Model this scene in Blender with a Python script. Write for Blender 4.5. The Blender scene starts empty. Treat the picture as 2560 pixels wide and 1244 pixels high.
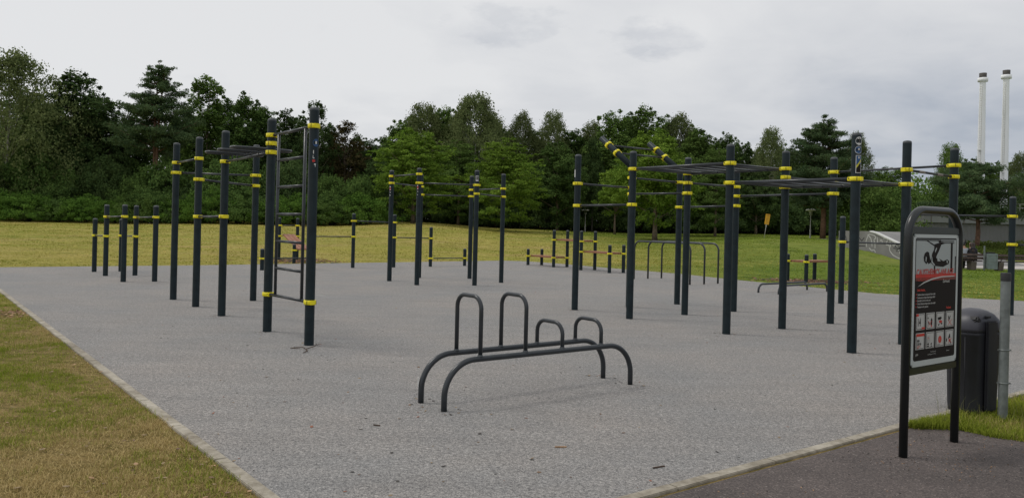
import bpy, bmesh, math, random
import numpy as np
from mathutils import Vector, Matrix, Quaternion

# ------------------------------------------------------------------ camera, sky, sun, exposure
scene = bpy.context.scene
COL = scene.collection
CAM_H = 1.6
cd = bpy.data.cameras.new("camera")
cam = bpy.data.objects.new("camera", cd)
COL.objects.link(cam)
cd.sensor_width = 36.0
cd.lens = 36.0 * 1923 / 2560
cd.shift_y = -62 / 2560
cd.clip_start = 0.05
cd.clip_end = 3000
cam.matrix_world = Matrix.Translation((0, 0, CAM_H)) @ Matrix.Rotation(math.radians(90), 4, 'X') @ Matrix.Rotation(0.024, 4, 'Z')
scene.camera = cam

SUN_DIR = Vector((-0.50, 0.12, 0.86)).normalized()      # towards the sun
sun_el = math.asin(SUN_DIR.z)
sun_az = math.atan2(SUN_DIR.x, SUN_DIR.y)

world = bpy.data.worlds.new("World")
scene.world = world
world.use_nodes = True
wn, wl = world.node_tree.nodes, world.node_tree.links
wn.clear()


def wnode(t, **k):
    n = wn.new(t)
    for a, b in k.items():
        setattr(n, a, b)
    return n


w_out = wnode('ShaderNodeOutputWorld')
w_bg = wnode('ShaderNodeBackground')
w_sky = wnode('ShaderNodeTexSky', sky_type='NISHITA', sun_disc=False, sun_elevation=sun_el, sun_rotation=sun_az)
w_skybg = wnode('ShaderNodeBackground')
w_skybg.inputs['Strength'].default_value = 0.06
w_add = wnode('ShaderNodeMixShader')
w_add.inputs[0].default_value = 0.93
w_tc = wnode('ShaderNodeTexCoord')
w_sep = wnode('ShaderNodeSeparateXYZ')
wl.new(w_tc.outputs['Generated'], w_sep.inputs[0])


def wmath(op, a, b=None, clamp=False):
    n = wnode('ShaderNodeMath', operation=op)
    n.use_clamp = clamp
    for i, v in enumerate((a, b)):
        if v is None:
            continue
        if isinstance(v, (int, float)):
            n.inputs[i].default_value = v
        else:
            wl.new(v, n.inputs[i])
    return n.outputs[0]


# cloud layer seen as a plane overhead: direction / (height + c)
den = wmath('ADD', wmath('MAXIMUM', w_sep.outputs['Z'], 0.0), 0.22)
px_ = wmath('DIVIDE', w_sep.outputs['X'], den)
py_ = wmath('DIVIDE', w_sep.outputs['Y'], den)
w_cmb = wnode('ShaderNodeCombineXYZ')
wl.new(px_, w_cmb.inputs[0]); wl.new(py_, w_cmb.inputs[1])
n1 = wnode('ShaderNodeTexNoise'); n1.inputs['Scale'].default_value = 0.95; n1.inputs['Detail'].default_value = 9; n1.inputs['Roughness'].default_value = 0.56
n1.inputs['Distortion'].default_value = 0.3
wl.new(w_cmb.outputs[0], n1.inputs['Vector'])
n2 = wnode('ShaderNodeTexNoise'); n2.inputs['Scale'].default_value = 3.2; n2.inputs['Detail'].default_value = 9; n2.inputs['Distortion'].default_value = 0.4
wl.new(w_cmb.outputs[0], n2.inputs['Vector'])
n3 = wnode('ShaderNodeTexNoise'); n3.inputs['Scale'].default_value = 9.0; n3.inputs['Detail'].default_value = 7; n3.inputs['Roughness'].default_value = 0.6
wl.new(w_cmb.outputs[0], n3.inputs['Vector'])
# greyer to the right of the view, brighter to the left
side = wmath('MULTIPLY', w_sep.outputs['X'], 0.95)
g = wmath('ADD', wmath('MULTIPLY', wmath('SUBTRACT', n1.outputs['Fac'], 0.5), 1.5), wmath('MULTIPLY', wmath('SUBTRACT', n2.outputs['Fac'], 0.5), 0.75))
g = wmath('ADD', g, side)
g = wmath('ADD', g, wmath('MULTIPLY', wmath('SUBTRACT', 0.27, w_sep.outputs['Z']), 1.9))
g = wmath('ADD', g, 0.03)


def puff(dx, dz, rx, rz, amt):
    """a small darker cloud of its own round one direction of the sky"""
    a = wmath('DIVIDE', wmath('SUBTRACT', w_sep.outputs['X'], dx), rx)
    b = wmath('DIVIDE', wmath('SUBTRACT', w_sep.outputs['Z'], dz), rz)
    r2 = wmath('ADD', wmath('MULTIPLY', a, a), wmath('MULTIPLY', b, b))
    r2 = wmath('ADD', r2, wmath('MULTIPLY', wmath('SUBTRACT', n3.outputs['Fac'], 0.5), 4.5))
    s = wmath('SUBTRACT', 1.0, r2, True)
    s = wmath('MULTIPLY', s, wmath('GREATER_THAN', w_sep.outputs['Y'], 0.0))
    return wmath('MULTIPLY', s, amt)


g = wmath('ADD', g, puff(-0.010, 0.250, 0.075, 0.026, 0.34))
g = wmath('ADD', g, puff(0.165, 0.232, 0.060, 0.028, 0.36))
w_ramp = wnode('ShaderNodeValToRGB')
w_ramp.color_ramp.elements[0].position = 0.0
w_ramp.color_ramp.elements[0].color = (0.800, 0.805, 0.815, 1)
w_ramp.color_ramp.elements[1].position = 1.0
w_ramp.color_ramp.elements[1].color = (0.425, 0.465, 0.535, 1)
e = w_ramp.color_ramp.elements.new(0.5); e.color = (0.665, 0.680, 0.710, 1)
wl.new(g, w_ramp.inputs[0])
wl.new(w_ramp.outputs[0], w_bg.inputs['Color'])
w_bg.inputs['Strength'].default_value = 1.0
wl.new(w_sky.outputs[0], w_skybg.inputs['Color'])
wl.new(w_skybg.outputs[0], w_add.inputs[1])
wl.new(w_bg.outputs[0], w_add.inputs[2])
wl.new(w_add.outputs[0], w_out.inputs[0])

sd = bpy.data.lights.new("sun", 'SUN')
sd.energy = 1.2
sd.angle = math.radians(16)
sd.color = (1.0, 0.96, 0.9)
sun = bpy.data.objects.new("sun", sd)
sun.rotation_euler = SUN_DIR.to_track_quat('Z', 'Y').to_euler()
COL.objects.link(sun)
scene.view_settings.view_transform = 'Standard'
scene.view_settings.look = 'None'
scene.view_settings.exposure = 0.0
scene.view_settings.gamma = 1.0
scene.cycles.max_bounces = 6
scene.cycles.diffuse_bounces = 3
scene.cycles.transparent_max_bounces = 4

rnd = random.Random(7)
R2 = np.random.default_rng(11)

# ------------------------------------------------------------------ materials
MATS = {}


def new_mat(name):
    m = bpy.data.materials.new(name)
    m.use_nodes = True
    nt = m.node_tree
    nt.nodes.clear()
    out = nt.nodes.new('ShaderNodeOutputMaterial')
    b = nt.nodes.new('ShaderNodeBsdfPrincipled')
    nt.links.new(b.outputs[0], out.inputs[0])
    return m, nt, b, out


def paint(name, col, rough=0.4, var=0.12, scale=6.0, metallic=0.0, bump=0.0, bscale=60.0, spec=0.5, dirt=None):
    """painted or plastic surface with a little uneven wear"""
    if name in MATS:
        return MATS[name]
    m, nt, b, out = new_mat(name)
    N, L = nt.nodes, nt.links
    tc = N.new('ShaderNodeTexCoord')
    ns = N.new('ShaderNodeTexNoise'); ns.inputs['Scale'].default_value = scale; ns.inputs['Detail'].default_value = 6
    L.new(tc.outputs['Object'], ns.inputs['Vector'])
    mx = N.new('ShaderNodeMix'); mx.data_type = 'RGBA'
    lo = tuple(c * (1 - var) for c in col); hi = tuple(min(1, c * (1 + var)) for c in col)
    if dirt:
        lo = dirt
    mx.inputs[6].default_value = (*lo, 1); mx.inputs[7].default_value = (*hi, 1)
    rp = N.new('ShaderNodeMapRange'); rp.inputs[1].default_value = 0.3; rp.inputs[2].default_value = 0.62
    L.new(ns.outputs['Fac'], rp.inputs[0]); L.new(rp.outputs[0], mx.inputs[0])
    L.new(mx.outputs[2], b.inputs['Base Color'])
    rr = N.new('ShaderNodeMapRange'); rr.inputs[3].default_value = rough * 0.8; rr.inputs[4].default_value = min(1, rough * 1.25)
    L.new(ns.outputs['Fac'], rr.inputs[0]); L.new(rr.outputs[0], b.inputs['Roughness'])
    b.inputs['Metallic'].default_value = metallic
    b.inputs['Specular IOR Level'].default_value = spec
    if bump:
        n2 = N.new('ShaderNodeTexNoise'); n2.inputs['Scale'].default_value = bscale; n2.inputs['Detail'].default_value = 4
        L.new(tc.outputs['Object'], n2.inputs['Vector'])
        bp = N.new('ShaderNodeBump'); bp.inputs['Strength'].default_value = bump; bp.inputs['Distance'].default_value = 0.01
        L.new(n2.outputs['Fac'], bp.inputs['Height']); L.new(bp.outputs[0], b.inputs['Normal'])
    MATS[name] = m
    return m


def leaf_mat(name, c1, c2, trans=0.25):
    """leaf clumps: every leaf face picks a tone between two greens"""
    if name in MATS:
        return MATS[name]
    m, nt, b, out = new_mat(name)
    N, L = nt.nodes, nt.links
    N.remove(b)
    geo = N.new('ShaderNodeNewGeometry')
    oi = N.new('ShaderNodeObjectInfo')
    tc = N.new('ShaderNodeTexCoord')
    ns = N.new('ShaderNodeTexNoise'); ns.inputs['Scale'].default_value = 0.55; ns.inputs['Detail'].default_value = 3
    L.new(tc.outputs['Object'], ns.inputs['Vector'])
    ad = N.new('ShaderNodeMath'); ad.operation = 'MULTIPLY_ADD'; ad.inputs[1].default_value = 0.55; ad.inputs[2].default_value = 0.0
    L.new(geo.outputs['Random Per Island'], ad.inputs[0])
    ad2 = N.new('ShaderNodeMath'); ad2.operation = 'MULTIPLY_ADD'; ad2.inputs[1].default_value = 0.9
    L.new(ns.outputs['Fac'], ad2.inputs[0]); L.new(ad.outputs[0], ad2.inputs[2])
    mr = N.new('ShaderNodeMapRange'); mr.inputs[1].default_value = 0.35; mr.inputs[2].default_value = 1.1
    L.new(ad2.outputs[0], mr.inputs[0])
    mx = N.new('ShaderNodeMix'); mx.data_type = 'RGBA'
    mx.inputs[6].default_value = (*c1, 1); mx.inputs[7].default_value = (*c2, 1)
    L.new(mr.outputs[0], mx.inputs[0])
    hs = N.new('ShaderNodeHueSaturation')
    mv = N.new('ShaderNodeMapRange'); mv.inputs[3].default_value = 0.82; mv.inputs[4].default_value = 1.18
    L.new(oi.outputs['Random'], mv.inputs[0]); L.new(mv.outputs[0], hs.inputs['Value'])
    L.new(mx.outputs[2], hs.inputs['Color'])
    d = N.new('ShaderNodeBsdfDiffuse'); t = N.new('ShaderNodeBsdfTranslucent')
    L.new(hs.outputs[0], d.inputs[0]); L.new(hs.outputs[0], t.inputs[0])
    ms = N.new('ShaderNodeMixShader'); ms.inputs[0].default_value = trans
    L.new(d.outputs[0], ms.inputs[1]); L.new(t.outputs[0], ms.inputs[2])
    L.new(ms.outputs[0], out.inputs[0])
    MATS[name] = m
    return m


M_POST = paint('anthracite_powder_coat', (0.0120, 0.0220, 0.0265), 0.40, 0.14, 9, spec=0.25, dirt=(0.0085, 0.0160, 0.0195))
M_TUBE = paint('dark_steel_tube', (0.024, 0.029, 0.034), 0.30, 0.15, 9, spec=0.5)
M_CAP = paint('post_cap_grey', (0.045, 0.052, 0.058), 0.5, 0.2, 20)
M_YEL = paint('yellow_clamp', (0.80, 0.70, 0.012), 0.45, 0.06, 14)
M_HOLE = paint('clamp_recess', (0.06, 0.05, 0.01), 0.7, 0.2, 20)
M_BLACK = paint('black_rubber', (0.015, 0.015, 0.016), 0.6, 0.2, 20)
M_SIGNF = paint('sign_frame_paint', (0.0095, 0.0125, 0.0135), 0.30, 0.14, 9)
M_WHITE = paint('white_sheet', (0.43, 0.465, 0.455), 0.42, 0.05, 8)
M_SIGNGREY = paint('sign_pale_field', (0.33, 0.365, 0.36), 0.42, 0.05, 4)
M_SIGNBLK = paint('sign_black', (0.014, 0.011, 0.010), 0.7, 0.2, 6, spec=0.18)
M_SIGNRED = paint('sign_red', (0.45, 0.02, 0.016), 0.4, 0.12, 12)
M_INK = paint('sign_ink_white', (0.44, 0.44, 0.42), 0.5, 0.05, 12)
M_STWHITE = paint('sticker_white', (0.62, 0.63, 0.62), 0.45, 0.06, 40)
M_STBLUE = paint('sticker_blue', (0.012, 0.065, 0.19), 0.4, 0.1, 40)
M_STYEL = paint('sticker_yellow', (0.55, 0.50, 0.03), 0.4, 0.1, 40)
M_GALV = paint('galvanised_steel', (0.17, 0.19, 0.185), 0.48, 0.22, 14, metallic=0.35, bump=0.1, bscale=30)
M_BIN = paint('bin_plastic', (0.014, 0.015, 0.020), 0.55, 0.2, 5, bump=0.05, bscale=90)
M_LID = paint('bin_lid_plastic', (0.034, 0.034, 0.044), 0.42, 0.15, 5)
M_BARK = paint('bark', (0.13, 0.098, 0.072), 0.9, 0.45, 5, bump=0.6, bscale=12)
M_BARKD = paint('dark_bark', (0.035, 0.030, 0.026), 0.9, 0.4, 5, bump=0.6, bscale=12)
M_PBARK = paint('pine_bark', (0.13, 0.072, 0.045), 0.9, 0.4, 4, bump=0.6, bscale=12)
M_BBARK = paint('birch_bark', (0.26, 0.25, 0.22), 0.8, 0.6, 3, bump=0.3, bscale=12)
M_CONC = paint('concrete', (0.20, 0.195, 0.19), 0.85, 0.12, 1.3, bump=0.2, bscale=20)
M_CONCD = paint('bench_concrete', (0.115, 0.095, 0.08), 0.9, 0.25, 4, bump=0.3, bscale=20)
M_COPING = paint('pale_coping', (0.55, 0.55, 0.53), 0.7, 0.1, 3)
M_GRAFW = paint('white_spray_paint', (0.46, 0.46, 0.45), 0.7, 0.1, 8)
M_GRAFB = paint('black_spray_paint', (0.03, 0.03, 0.035), 0.7, 0.1, 8)
M_GRAFO = paint('orange_spray_paint', (0.30, 0.14, 0.05), 0.7, 0.1, 8)
M_SLAT = paint('dark_bench_wood', (0.055, 0.036, 0.028), 0.7, 0.3, 8)
M_CHIM = paint('white_chimney_paint', (0.80, 0.82, 0.83), 0.6, 0.06, 0.15)
M_CHIMD = paint('dark_flue', (0.06, 0.055, 0.05), 0.7, 0.2, 1)
M_LAMP = paint('lamp_white', (0.82, 0.82, 0.78), 0.5, 0.08, 3)
M_LPOLE = paint('lamp_pole_grey', (0.33, 0.33, 0.31), 0.6, 0.1, 3)
M_LGLASS = paint('lamp_diffuser', (0.30, 0.31, 0.29), 0.3, 0.1, 3)
M_WARN = paint('orange_notice', (0.62, 0.33, 0.015), 0.5, 0.1, 6)
M_WARNINK = paint('notice_ink', (0.20, 0.09, 0.02), 0.6, 0.1, 6)
M_SKIN = paint('skin', (0.42, 0.24, 0.17), 0.55, 0.06, 12)
M_HAIRB = paint('black_hair', (0.012, 0.010, 0.010), 0.5, 0.2, 30)
M_HAIRN = paint('dark_brown_hair', (0.030, 0.017, 0.012), 0.5, 0.3, 30)
M_SHIRT = paint('pale_grey_shirt', (0.33, 0.35, 0.40), 0.8, 0.08, 10)
M_JACKET = paint('dark_jacket', (0.020, 0.019, 0.025), 0.8, 0.15, 10)
M_JEANS = paint('dark_trousers', (0.03, 0.04, 0.07), 0.8, 0.15, 10)
M_MBOX = paint('grey_metal_box', (0.20, 0.24, 0.24), 0.45, 0.15, 5, metallic=0.3)
M_PAPER = paint('paper_scrap', (0.55, 0.55, 0.52), 0.8, 0.1, 30)
M_TWIG = paint('twig_bark', (0.07, 0.045, 0.03), 0.85, 0.3, 30)
M_STICK = paint('split_wood', (0.36, 0.22, 0.12), 0.8, 0.3, 30)
M_DEADLEAF = paint('dead_leaf', (0.25, 0.18, 0.10), 0.8, 0.4, 30)

L_DARK = leaf_mat('dark_green_leaves', (0.036, 0.070, 0.026), (0.108, 0.160, 0.052))
L_DEEP = leaf_mat('deep_green_leaves', (0.044, 0.088, 0.026), (0.138, 0.212, 0.056))
L_MID = leaf_mat('mid_green_leaves', (0.056, 0.108, 0.026), (0.170, 0.250, 0.064))
L_BRIGHT = leaf_mat('bright_green_leaves', (0.075, 0.150, 0.021), (0.260, 0.375, 0.062), 0.4)
L_BIRCH = leaf_mat('birch_leaves', (0.080, 0.115, 0.042), (0.210, 0.245, 0.100), 0.4)
L_PINE = leaf_mat('pine_needles', (0.040, 0.078, 0.036), (0.135, 0.190, 0.082), 0.25)
L_BROWN = leaf_mat('brownish_leaves', (0.040, 0.038, 0.018), (0.110, 0.090, 0.038))
L_HEDGE = leaf_mat('hedge_leaves', (0.042, 0.100, 0.018), (0.140, 0.240, 0.044))


def rubber_mat():
    m, nt, b, out = new_mat('grey_rubber_granulate')
    N, L = nt.nodes, nt.links
    tc = N.new('ShaderNodeTexCoord')
    v = N.new('ShaderNodeTexVoronoi'); v.inputs['Scale'].default_value = 150
    L.new(tc.outputs['Object'], v.inputs['Vector'])
    cr = N.new('ShaderNodeValToRGB')
    cr.color_ramp.elements[0].position = 0.0; cr.color_ramp.elements[0].color = (0.10, 0.10, 0.105, 1)
    cr.color_ramp.elements[1].position = 1.0; cr.color_ramp.elements[1].color = (0.46, 0.45, 0.44, 1)
    e = cr.color_ramp.elements.new(0.35); e.color = (0.235, 0.235, 0.235, 1)
    e = cr.color_ramp.elements.new(0.8); e.color = (0.345, 0.338, 0.332, 1)
    sep = N.new('ShaderNodeSeparateColor'); L.new(v.outputs['Color'], sep.inputs[0])
    L.new(sep.outputs[0], cr.inputs[0])
    v2 = N.new('ShaderNodeTexNoise'); v2.inputs['Scale'].default_value = 30; v2.inputs['Detail'].default_value = 3; v2.inputs['Roughness'].default_value = 0.7
    L.new(tc.outputs['Object'], v2.inputs['Vector'])
    big = N.new('ShaderNodeTexNoise'); big.inputs['Scale'].default_value = 0.45; big.inputs['Detail'].default_value = 6; big.inputs['Roughness'].default_value = 0.6
    L.new(tc.outputs['Object'], big.inputs['Vector'])
    st = N.new('ShaderNodeMapping'); st.inputs['Scale'].default_value = (0.35, 1.6, 1)
    L.new(tc.outputs['Object'], st.inputs[0])
    mid = N.new('ShaderNodeTexNoise'); mid.inputs['Scale'].default_value = 2.6; mid.inputs['Detail'].default_value = 4
    L.new(st.outputs[0], mid.inputs['Vector'])
    hue = N.new('ShaderNodeMix'); hue.data_type = 'RGBA'
    hue.inputs[6].default_value = (0.74, 0.735, 0.72, 1); hue.inputs[7].default_value = (0.88, 0.82, 0.76, 1)
    mr = N.new('ShaderNodeMapRange'); mr.inputs[1].default_value = 0.35; mr.inputs[2].default_value = 0.65
    L.new(big.outputs['Fac'], mr.inputs[0]); L.new(mr.outputs[0], hue.inputs[0])
    m1 = N.new('ShaderNodeMix'); m1.data_type = 'RGBA'; m1.blend_type = 'MULTIPLY'; m1.inputs[0].default_value = 1
    L.new(cr.outputs[0], m1.inputs[6]); L.new(hue.outputs[2], m1.inputs[7])
    mr2 = N.new('ShaderNodeMapRange'); mr2.inputs[1].default_value = 0.28; mr2.inputs[2].default_value = 0.72; mr2.inputs[3].default_value = 0.60; mr2.inputs[4].default_value = 1.38
    L.new(v2.outputs['Fac'], mr2.inputs[0])
    mr3 = N.new('ShaderNodeMapRange'); mr3.inputs[1].default_value = 0.3; mr3.inputs[2].default_value = 0.7; mr3.inputs[3].default_value = 0.92; mr3.inputs[4].default_value = 1.08
    L.new(mid.outputs['Fac'], mr3.inputs[0])
    mm = N.new('ShaderNodeMath'); mm.operation = 'MULTIPLY'
    L.new(mr2.outputs[0], mm.inputs[0]); L.new(mr3.outputs[0], mm.inputs[1])
    # two hair-thin pour joints
    so = N.new('ShaderNodeSeparateXYZ'); L.new(tc.outputs['Object'], so.inputs[0])
    wobn = N.new('ShaderNodeTexNoise'); wobn.inputs['Scale'].default_value = 3.0; L.new(tc.outputs['Object'], wobn.inputs['Vector'])
    prev = mm.outputs[0]
    for ax, ay, cc in ((0.0, 1.0, 15.6), (0.80, 0.60, 0.2), (-0.64, 0.77, 15.0)):
        d1 = N.new('ShaderNodeMath'); d1.operation = 'MULTIPLY'; d1.inputs[1].default_value = ax; L.new(so.outputs[0], d1.inputs[0])
        d2 = N.new('ShaderNodeMath'); d2.operation = 'MULTIPLY_ADD'; d2.inputs[1].default_value = ay; L.new(so.outputs[1], d2.inputs[0]); L.new(d1.outputs[0], d2.inputs[2])
        d3 = N.new('ShaderNodeMath'); d3.operation = 'MULTIPLY_ADD'; d3.inputs[1].default_value = 0.05; L.new(wobn.outputs['Fac'], d3.inputs[0]); L.new(d2.outputs[0], d3.inputs[2])
        d4 = N.new('ShaderNodeMath'); d4.operation = 'SUBTRACT'; d4.inputs[1].default_value = cc + 0.025; L.new(d3.outputs[0], d4.inputs[0])
        d5 = N.new('ShaderNodeMath'); d5.operation = 'ABSOLUTE'; L.new(d4.outputs[0], d5.inputs[0])
        d6 = N.new('ShaderNodeMapRange'); d6.inputs[1].default_value = 0.004; d6.inputs[2].default_value = 0.02; d6.inputs[3].default_value = 0.84; d6.inputs[4].default_value = 1.0; L.new(d5.outputs[0], d6.inputs[0])
        d7 = N.new('ShaderNodeMath'); d7.operation = 'MULTIPLY'; L.new(prev, d7.inputs[0]); L.new(d6.outputs[0], d7.inputs[1]); prev = d7.outputs[0]
    mm = d7
    m2 = N.new('ShaderNodeVectorMath'); m2.operation = 'SCALE'
    L.new(m1.outputs[2], m2.inputs[0]); L.new(mm.outputs[0], m2.inputs['Scale'])
    L.new(m2.outputs[0], b.inputs['Base Color'])
    b.inputs['Roughness'].default_value = 0.85
    b.inputs['Specular IOR Level'].default_value = 0.25
    b.inputs['Sheen Weight'].default_value = 0.12; b.inputs['Sheen Roughness'].default_value = 0.45
    bp = N.new('ShaderNodeBump'); bp.inputs['Strength'].default_value = 0.55; bp.inputs['Distance'].default_value = 0.004
    L.new(v.outputs['Distance'], bp.inputs['Height']); L.new(bp.outputs[0], b.inputs['Normal'])
    return m


def asphalt_mat():
    m, nt, b, out = new_mat('dark_asphalt')
    N, L = nt.nodes, nt.links
    tc = N.new('ShaderNodeTexCoord')
    v = N.new('ShaderNodeTexVoronoi'); v.inputs['Scale'].default_value = 110
    L.new(tc.outputs['Object'], v.inputs['Vector'])
    sep = N.new('ShaderNodeSeparateColor'); L.new(v.outputs['Color'], sep.inputs[0])
    cr = N.new('ShaderNodeValToRGB')
    cr.color_ramp.elements[0].position = 0.0; cr.color_ramp.elements[0].color = (0.050, 0.039, 0.036, 1)
    cr.color_ramp.elements[1].position = 1.0; cr.color_ramp.elements[1].color = (0.22, 0.19, 0.17, 1)
    e = cr.color_ramp.elements.new(0.75); e.color = (0.096, 0.077, 0.070, 1)
    e = cr.color_ramp.elements.new(0.97); e.color = (0.130, 0.105, 0.093, 1)
    L.new(sep.outputs[1], cr.inputs[0])
    big = N.new('ShaderNodeTexNoise'); big.inputs['Scale'].default_value = 1.3; big.inputs['Detail'].default_value = 6; big.inputs['Roughness'].default_value = 0.65
    L.new(tc.outputs['Object'], big.inputs['Vector'])
    mr = N.new('ShaderNodeMapRange'); mr.inputs[1].default_value = 0.32; mr.inputs[2].default_value = 0.68; mr.inputs[3].default_value = 0.72; mr.inputs[4].default_value = 1.25
    L.new(big.outputs['Fac'], mr.inputs[0])
    sc = N.new('ShaderNodeVectorMath'); sc.operation = 'SCALE'
    L.new(cr.outputs[0], sc.inputs[0]); L.new(mr.outputs[0], sc.inputs['Scale'])
    L.new(sc.outputs[0], b.inputs['Base Color'])
    b.inputs['Roughness'].default_value = 0.8
    bp = N.new('ShaderNodeBump'); bp.inputs['Strength'].default_value = 0.6; bp.inputs['Distance'].default_value = 0.006
    L.new(v.outputs['Distance'], bp.inputs['Height']); L.new(bp.outputs[0], b.inputs['Normal'])
    return m


def lawn_mat():
    m, nt, b, out = new_mat('mown_lawn')
    N, L = nt.nodes, nt.links
    tc = N.new('ShaderNodeTexCoord')

    def noise(scale, stretch, detail=5, rough=0.6, rot=0.0):
        mp = N.new('ShaderNodeMapping'); mp.inputs['Scale'].default_value = stretch; mp.inputs['Rotation'].default_value = (0, 0, rot)
        L.new(tc.outputs['Object'], mp.inputs[0])
        n = N.new('ShaderNodeTexNoise'); n.inputs['Scale'].default_value = scale; n.inputs['Detail'].default_value = detail; n.inputs['Roughness'].default_value = rough
        L.new(mp.outputs[0], n.inputs['Vector'])
        return n.outputs['Fac']

    def rng(x, a, b_, c, d):
        r = N.new('ShaderNodeMapRange'); r.inputs[1].default_value = a; r.inputs[2].default_value = b_; r.inputs[3].default_value = c; r.inputs[4].default_value = d
        L.new(x, r.inputs[0]); return r.outputs[0]

    def mixc(f, a, b_):
        x = N.new('ShaderNodeMix'); x.data_type = 'RGBA'
        L.new(f, x.inputs[0])
        for i, c in ((6, a), (7, b_)):
            if isinstance(c, tuple):
                x.inputs[i].default_value = (*c, 1)
            else:
                L.new(c, x.inputs[i])
        return x.outputs[2]
    big = noise(0.06, (0.5, 1.0, 1), 6, 0.6, 0.1)
    bands = noise(0.42, (0.10, 1.0, 1), 4, 0.6, 0.06)
    fine = noise(7.0, (0.45, 1.0, 1), 5, 0.75, 0.0)
    tiny = noise(45.0, (1, 1, 1), 3, 0.7, 0.0)
    tuft = noise(1.1, (0.8, 1.0, 1), 6, 0.72, 0.3)
    swath = noise(0.24, (0.7, 1.0, 1), 5, 0.6, 0.5)
    c = mixc(rng(big, 0.42, 0.60, 0, 1), (0.355, 0.325, 0.062), (0.245, 0.280, 0.038))
    c = mixc(rng(bands, 0.45, 0.66, 0, 0.75), c, (0.350, 0.290, 0.075))
    c = mixc(rng(bands, 0.40, 0.25, 0, 0.6), c, (0.165, 0.170, 0.020))
    c = mixc(rng(fine, 0.54, 0.72, 0, 0.65), c, (0.40, 0.31, 0.11))
    c = mixc(rng(fine, 0.47, 0.32, 0, 0.7), c, (0.120, 0.125, 0.014))
    c = mixc(rng(swath, 0.52, 0.66, 0, 0.7), c, (0.40, 0.30, 0.115))
    c = mixc(rng(tuft, 0.53, 0.70, 0, 0.75), c, (0.46, 0.37, 0.135))
    c = mixc(rng(tuft, 0.46, 0.30, 0, 0.85), c, (0.115, 0.125, 0.014))
    # greener round the small rise on the right
    sx = N.new('ShaderNodeSeparateXYZ'); L.new(tc.outputs['Object'], sx.inputs[0])
    wob = N.new('ShaderNodeMath'); wob.operation = 'MULTIPLY_ADD'; wob.inputs[1].default_value = 26.0
    L.new(big, wob.inputs[0]); L.new(sx.outputs[0], wob.inputs[2])
    gr = rng(wob.outputs[0], 15, 24, 0, 0.92)
    far = rng(sx.outputs[1], 34, 42, 1, 0.75)
    mm = N.new('ShaderNodeMath'); mm.operation = 'MULTIPLY'; L.new(gr, mm.inputs[0]); L.new(far, mm.inputs[1])
    g2 = mixc(rng(tuft, 0.36, 0.66, 0, 1), (0.060, 0.120, 0.008), (0.160, 0.230, 0.022))
    c = mixc(mm.outputs[0], c, g2)
    # close to the path the turf is trodden and olive brown
    nr = rng(sx.outputs[1], 11, 17, 1, 0)
    c = mixc(nr, c, mixc(rng(fine, 0.38, 0.66, 0, 1), (0.150, 0.120, 0.032), (0.34, 0.245, 0.105)))
    sc = N.new('ShaderNodeVectorMath'); sc.operation = 'SCALE'
    L.new(c, sc.inputs[0]); L.new(rng(tiny, 0.25, 0.75, 0.62, 1.38), sc.inputs['Scale'])
    L.new(sc.outputs[0], b.inputs['Base Color'])
    b.inputs['Roughness'].default_value = 0.9
    b.inputs['Specular IOR Level'].default_value = 0.15
    ad = N.new('ShaderNodeMath'); ad.operation = 'ADD'; L.new(fine, ad.inputs[0]); L.new(tiny, ad.inputs[1])
    bp = N.new('ShaderNodeBump'); bp.inputs['Strength'].default_value = 0.8; bp.inputs['Distance'].default_value = 0.06
    L.new(ad.outputs[0], bp.inputs['Height']); L.new(bp.outputs[0], b.inputs['Normal'])
    return m


def blade_mat():
    m, nt, b, out = new_mat('grass_blades')
    N, L = nt.nodes, nt.links
    at = N.new('ShaderNodeAttribute'); at.attribute_name = 'tone'
    N.remove(b)
    d = N.new('ShaderNodeBsdfDiffuse'); t = N.new('ShaderNodeBsdfTranslucent')
    L.new(at.outputs['Color'], d.inputs[0]); L.new(at.outputs['Color'], t.inputs[0])
    ms = N.new('ShaderNodeMixShader'); ms.inputs[0].default_value = 0.3
    L.new(d.outputs[0], ms.inputs[1]); L.new(t.outputs[0], ms.inputs[2]); L.new(ms.outputs[0], out.inputs[0])
    return m


def wood_mat():
    m, nt, b, out = new_mat('oiled_hardwood')
    N, L = nt.nodes, nt.links
    tc = N.new('ShaderNodeTexCoord')
    mp = N.new('ShaderNodeMapping'); mp.inputs['Scale'].default_value = (1.5, 22, 22)
    L.new(tc.outputs['Object'], mp.inputs[0])
    n = N.new('ShaderNodeTexNoise'); n.inputs['Scale'].default_value = 2.2; n.inputs['Detail'].default_value = 6
    L.new(mp.outputs[0], n.inputs['Vector'])
    cr = N.new('ShaderNodeValToRGB')
    cr.color_ramp.elements[0].position = 0.3; cr.color_ramp.elements[0].color = (0.17, 0.062, 0.030, 1)
    cr.color_ramp.elements[1].position = 0.7; cr.color_ramp.elements[1].color = (0.38, 0.165, 0.085, 1)
    L.new(n.outputs['Fac'], cr.inputs[0]); L.new(cr.outputs[0], b.inputs['Base Color'])
    b.inputs['Roughness'].default_value = 0.6
    return m


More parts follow.
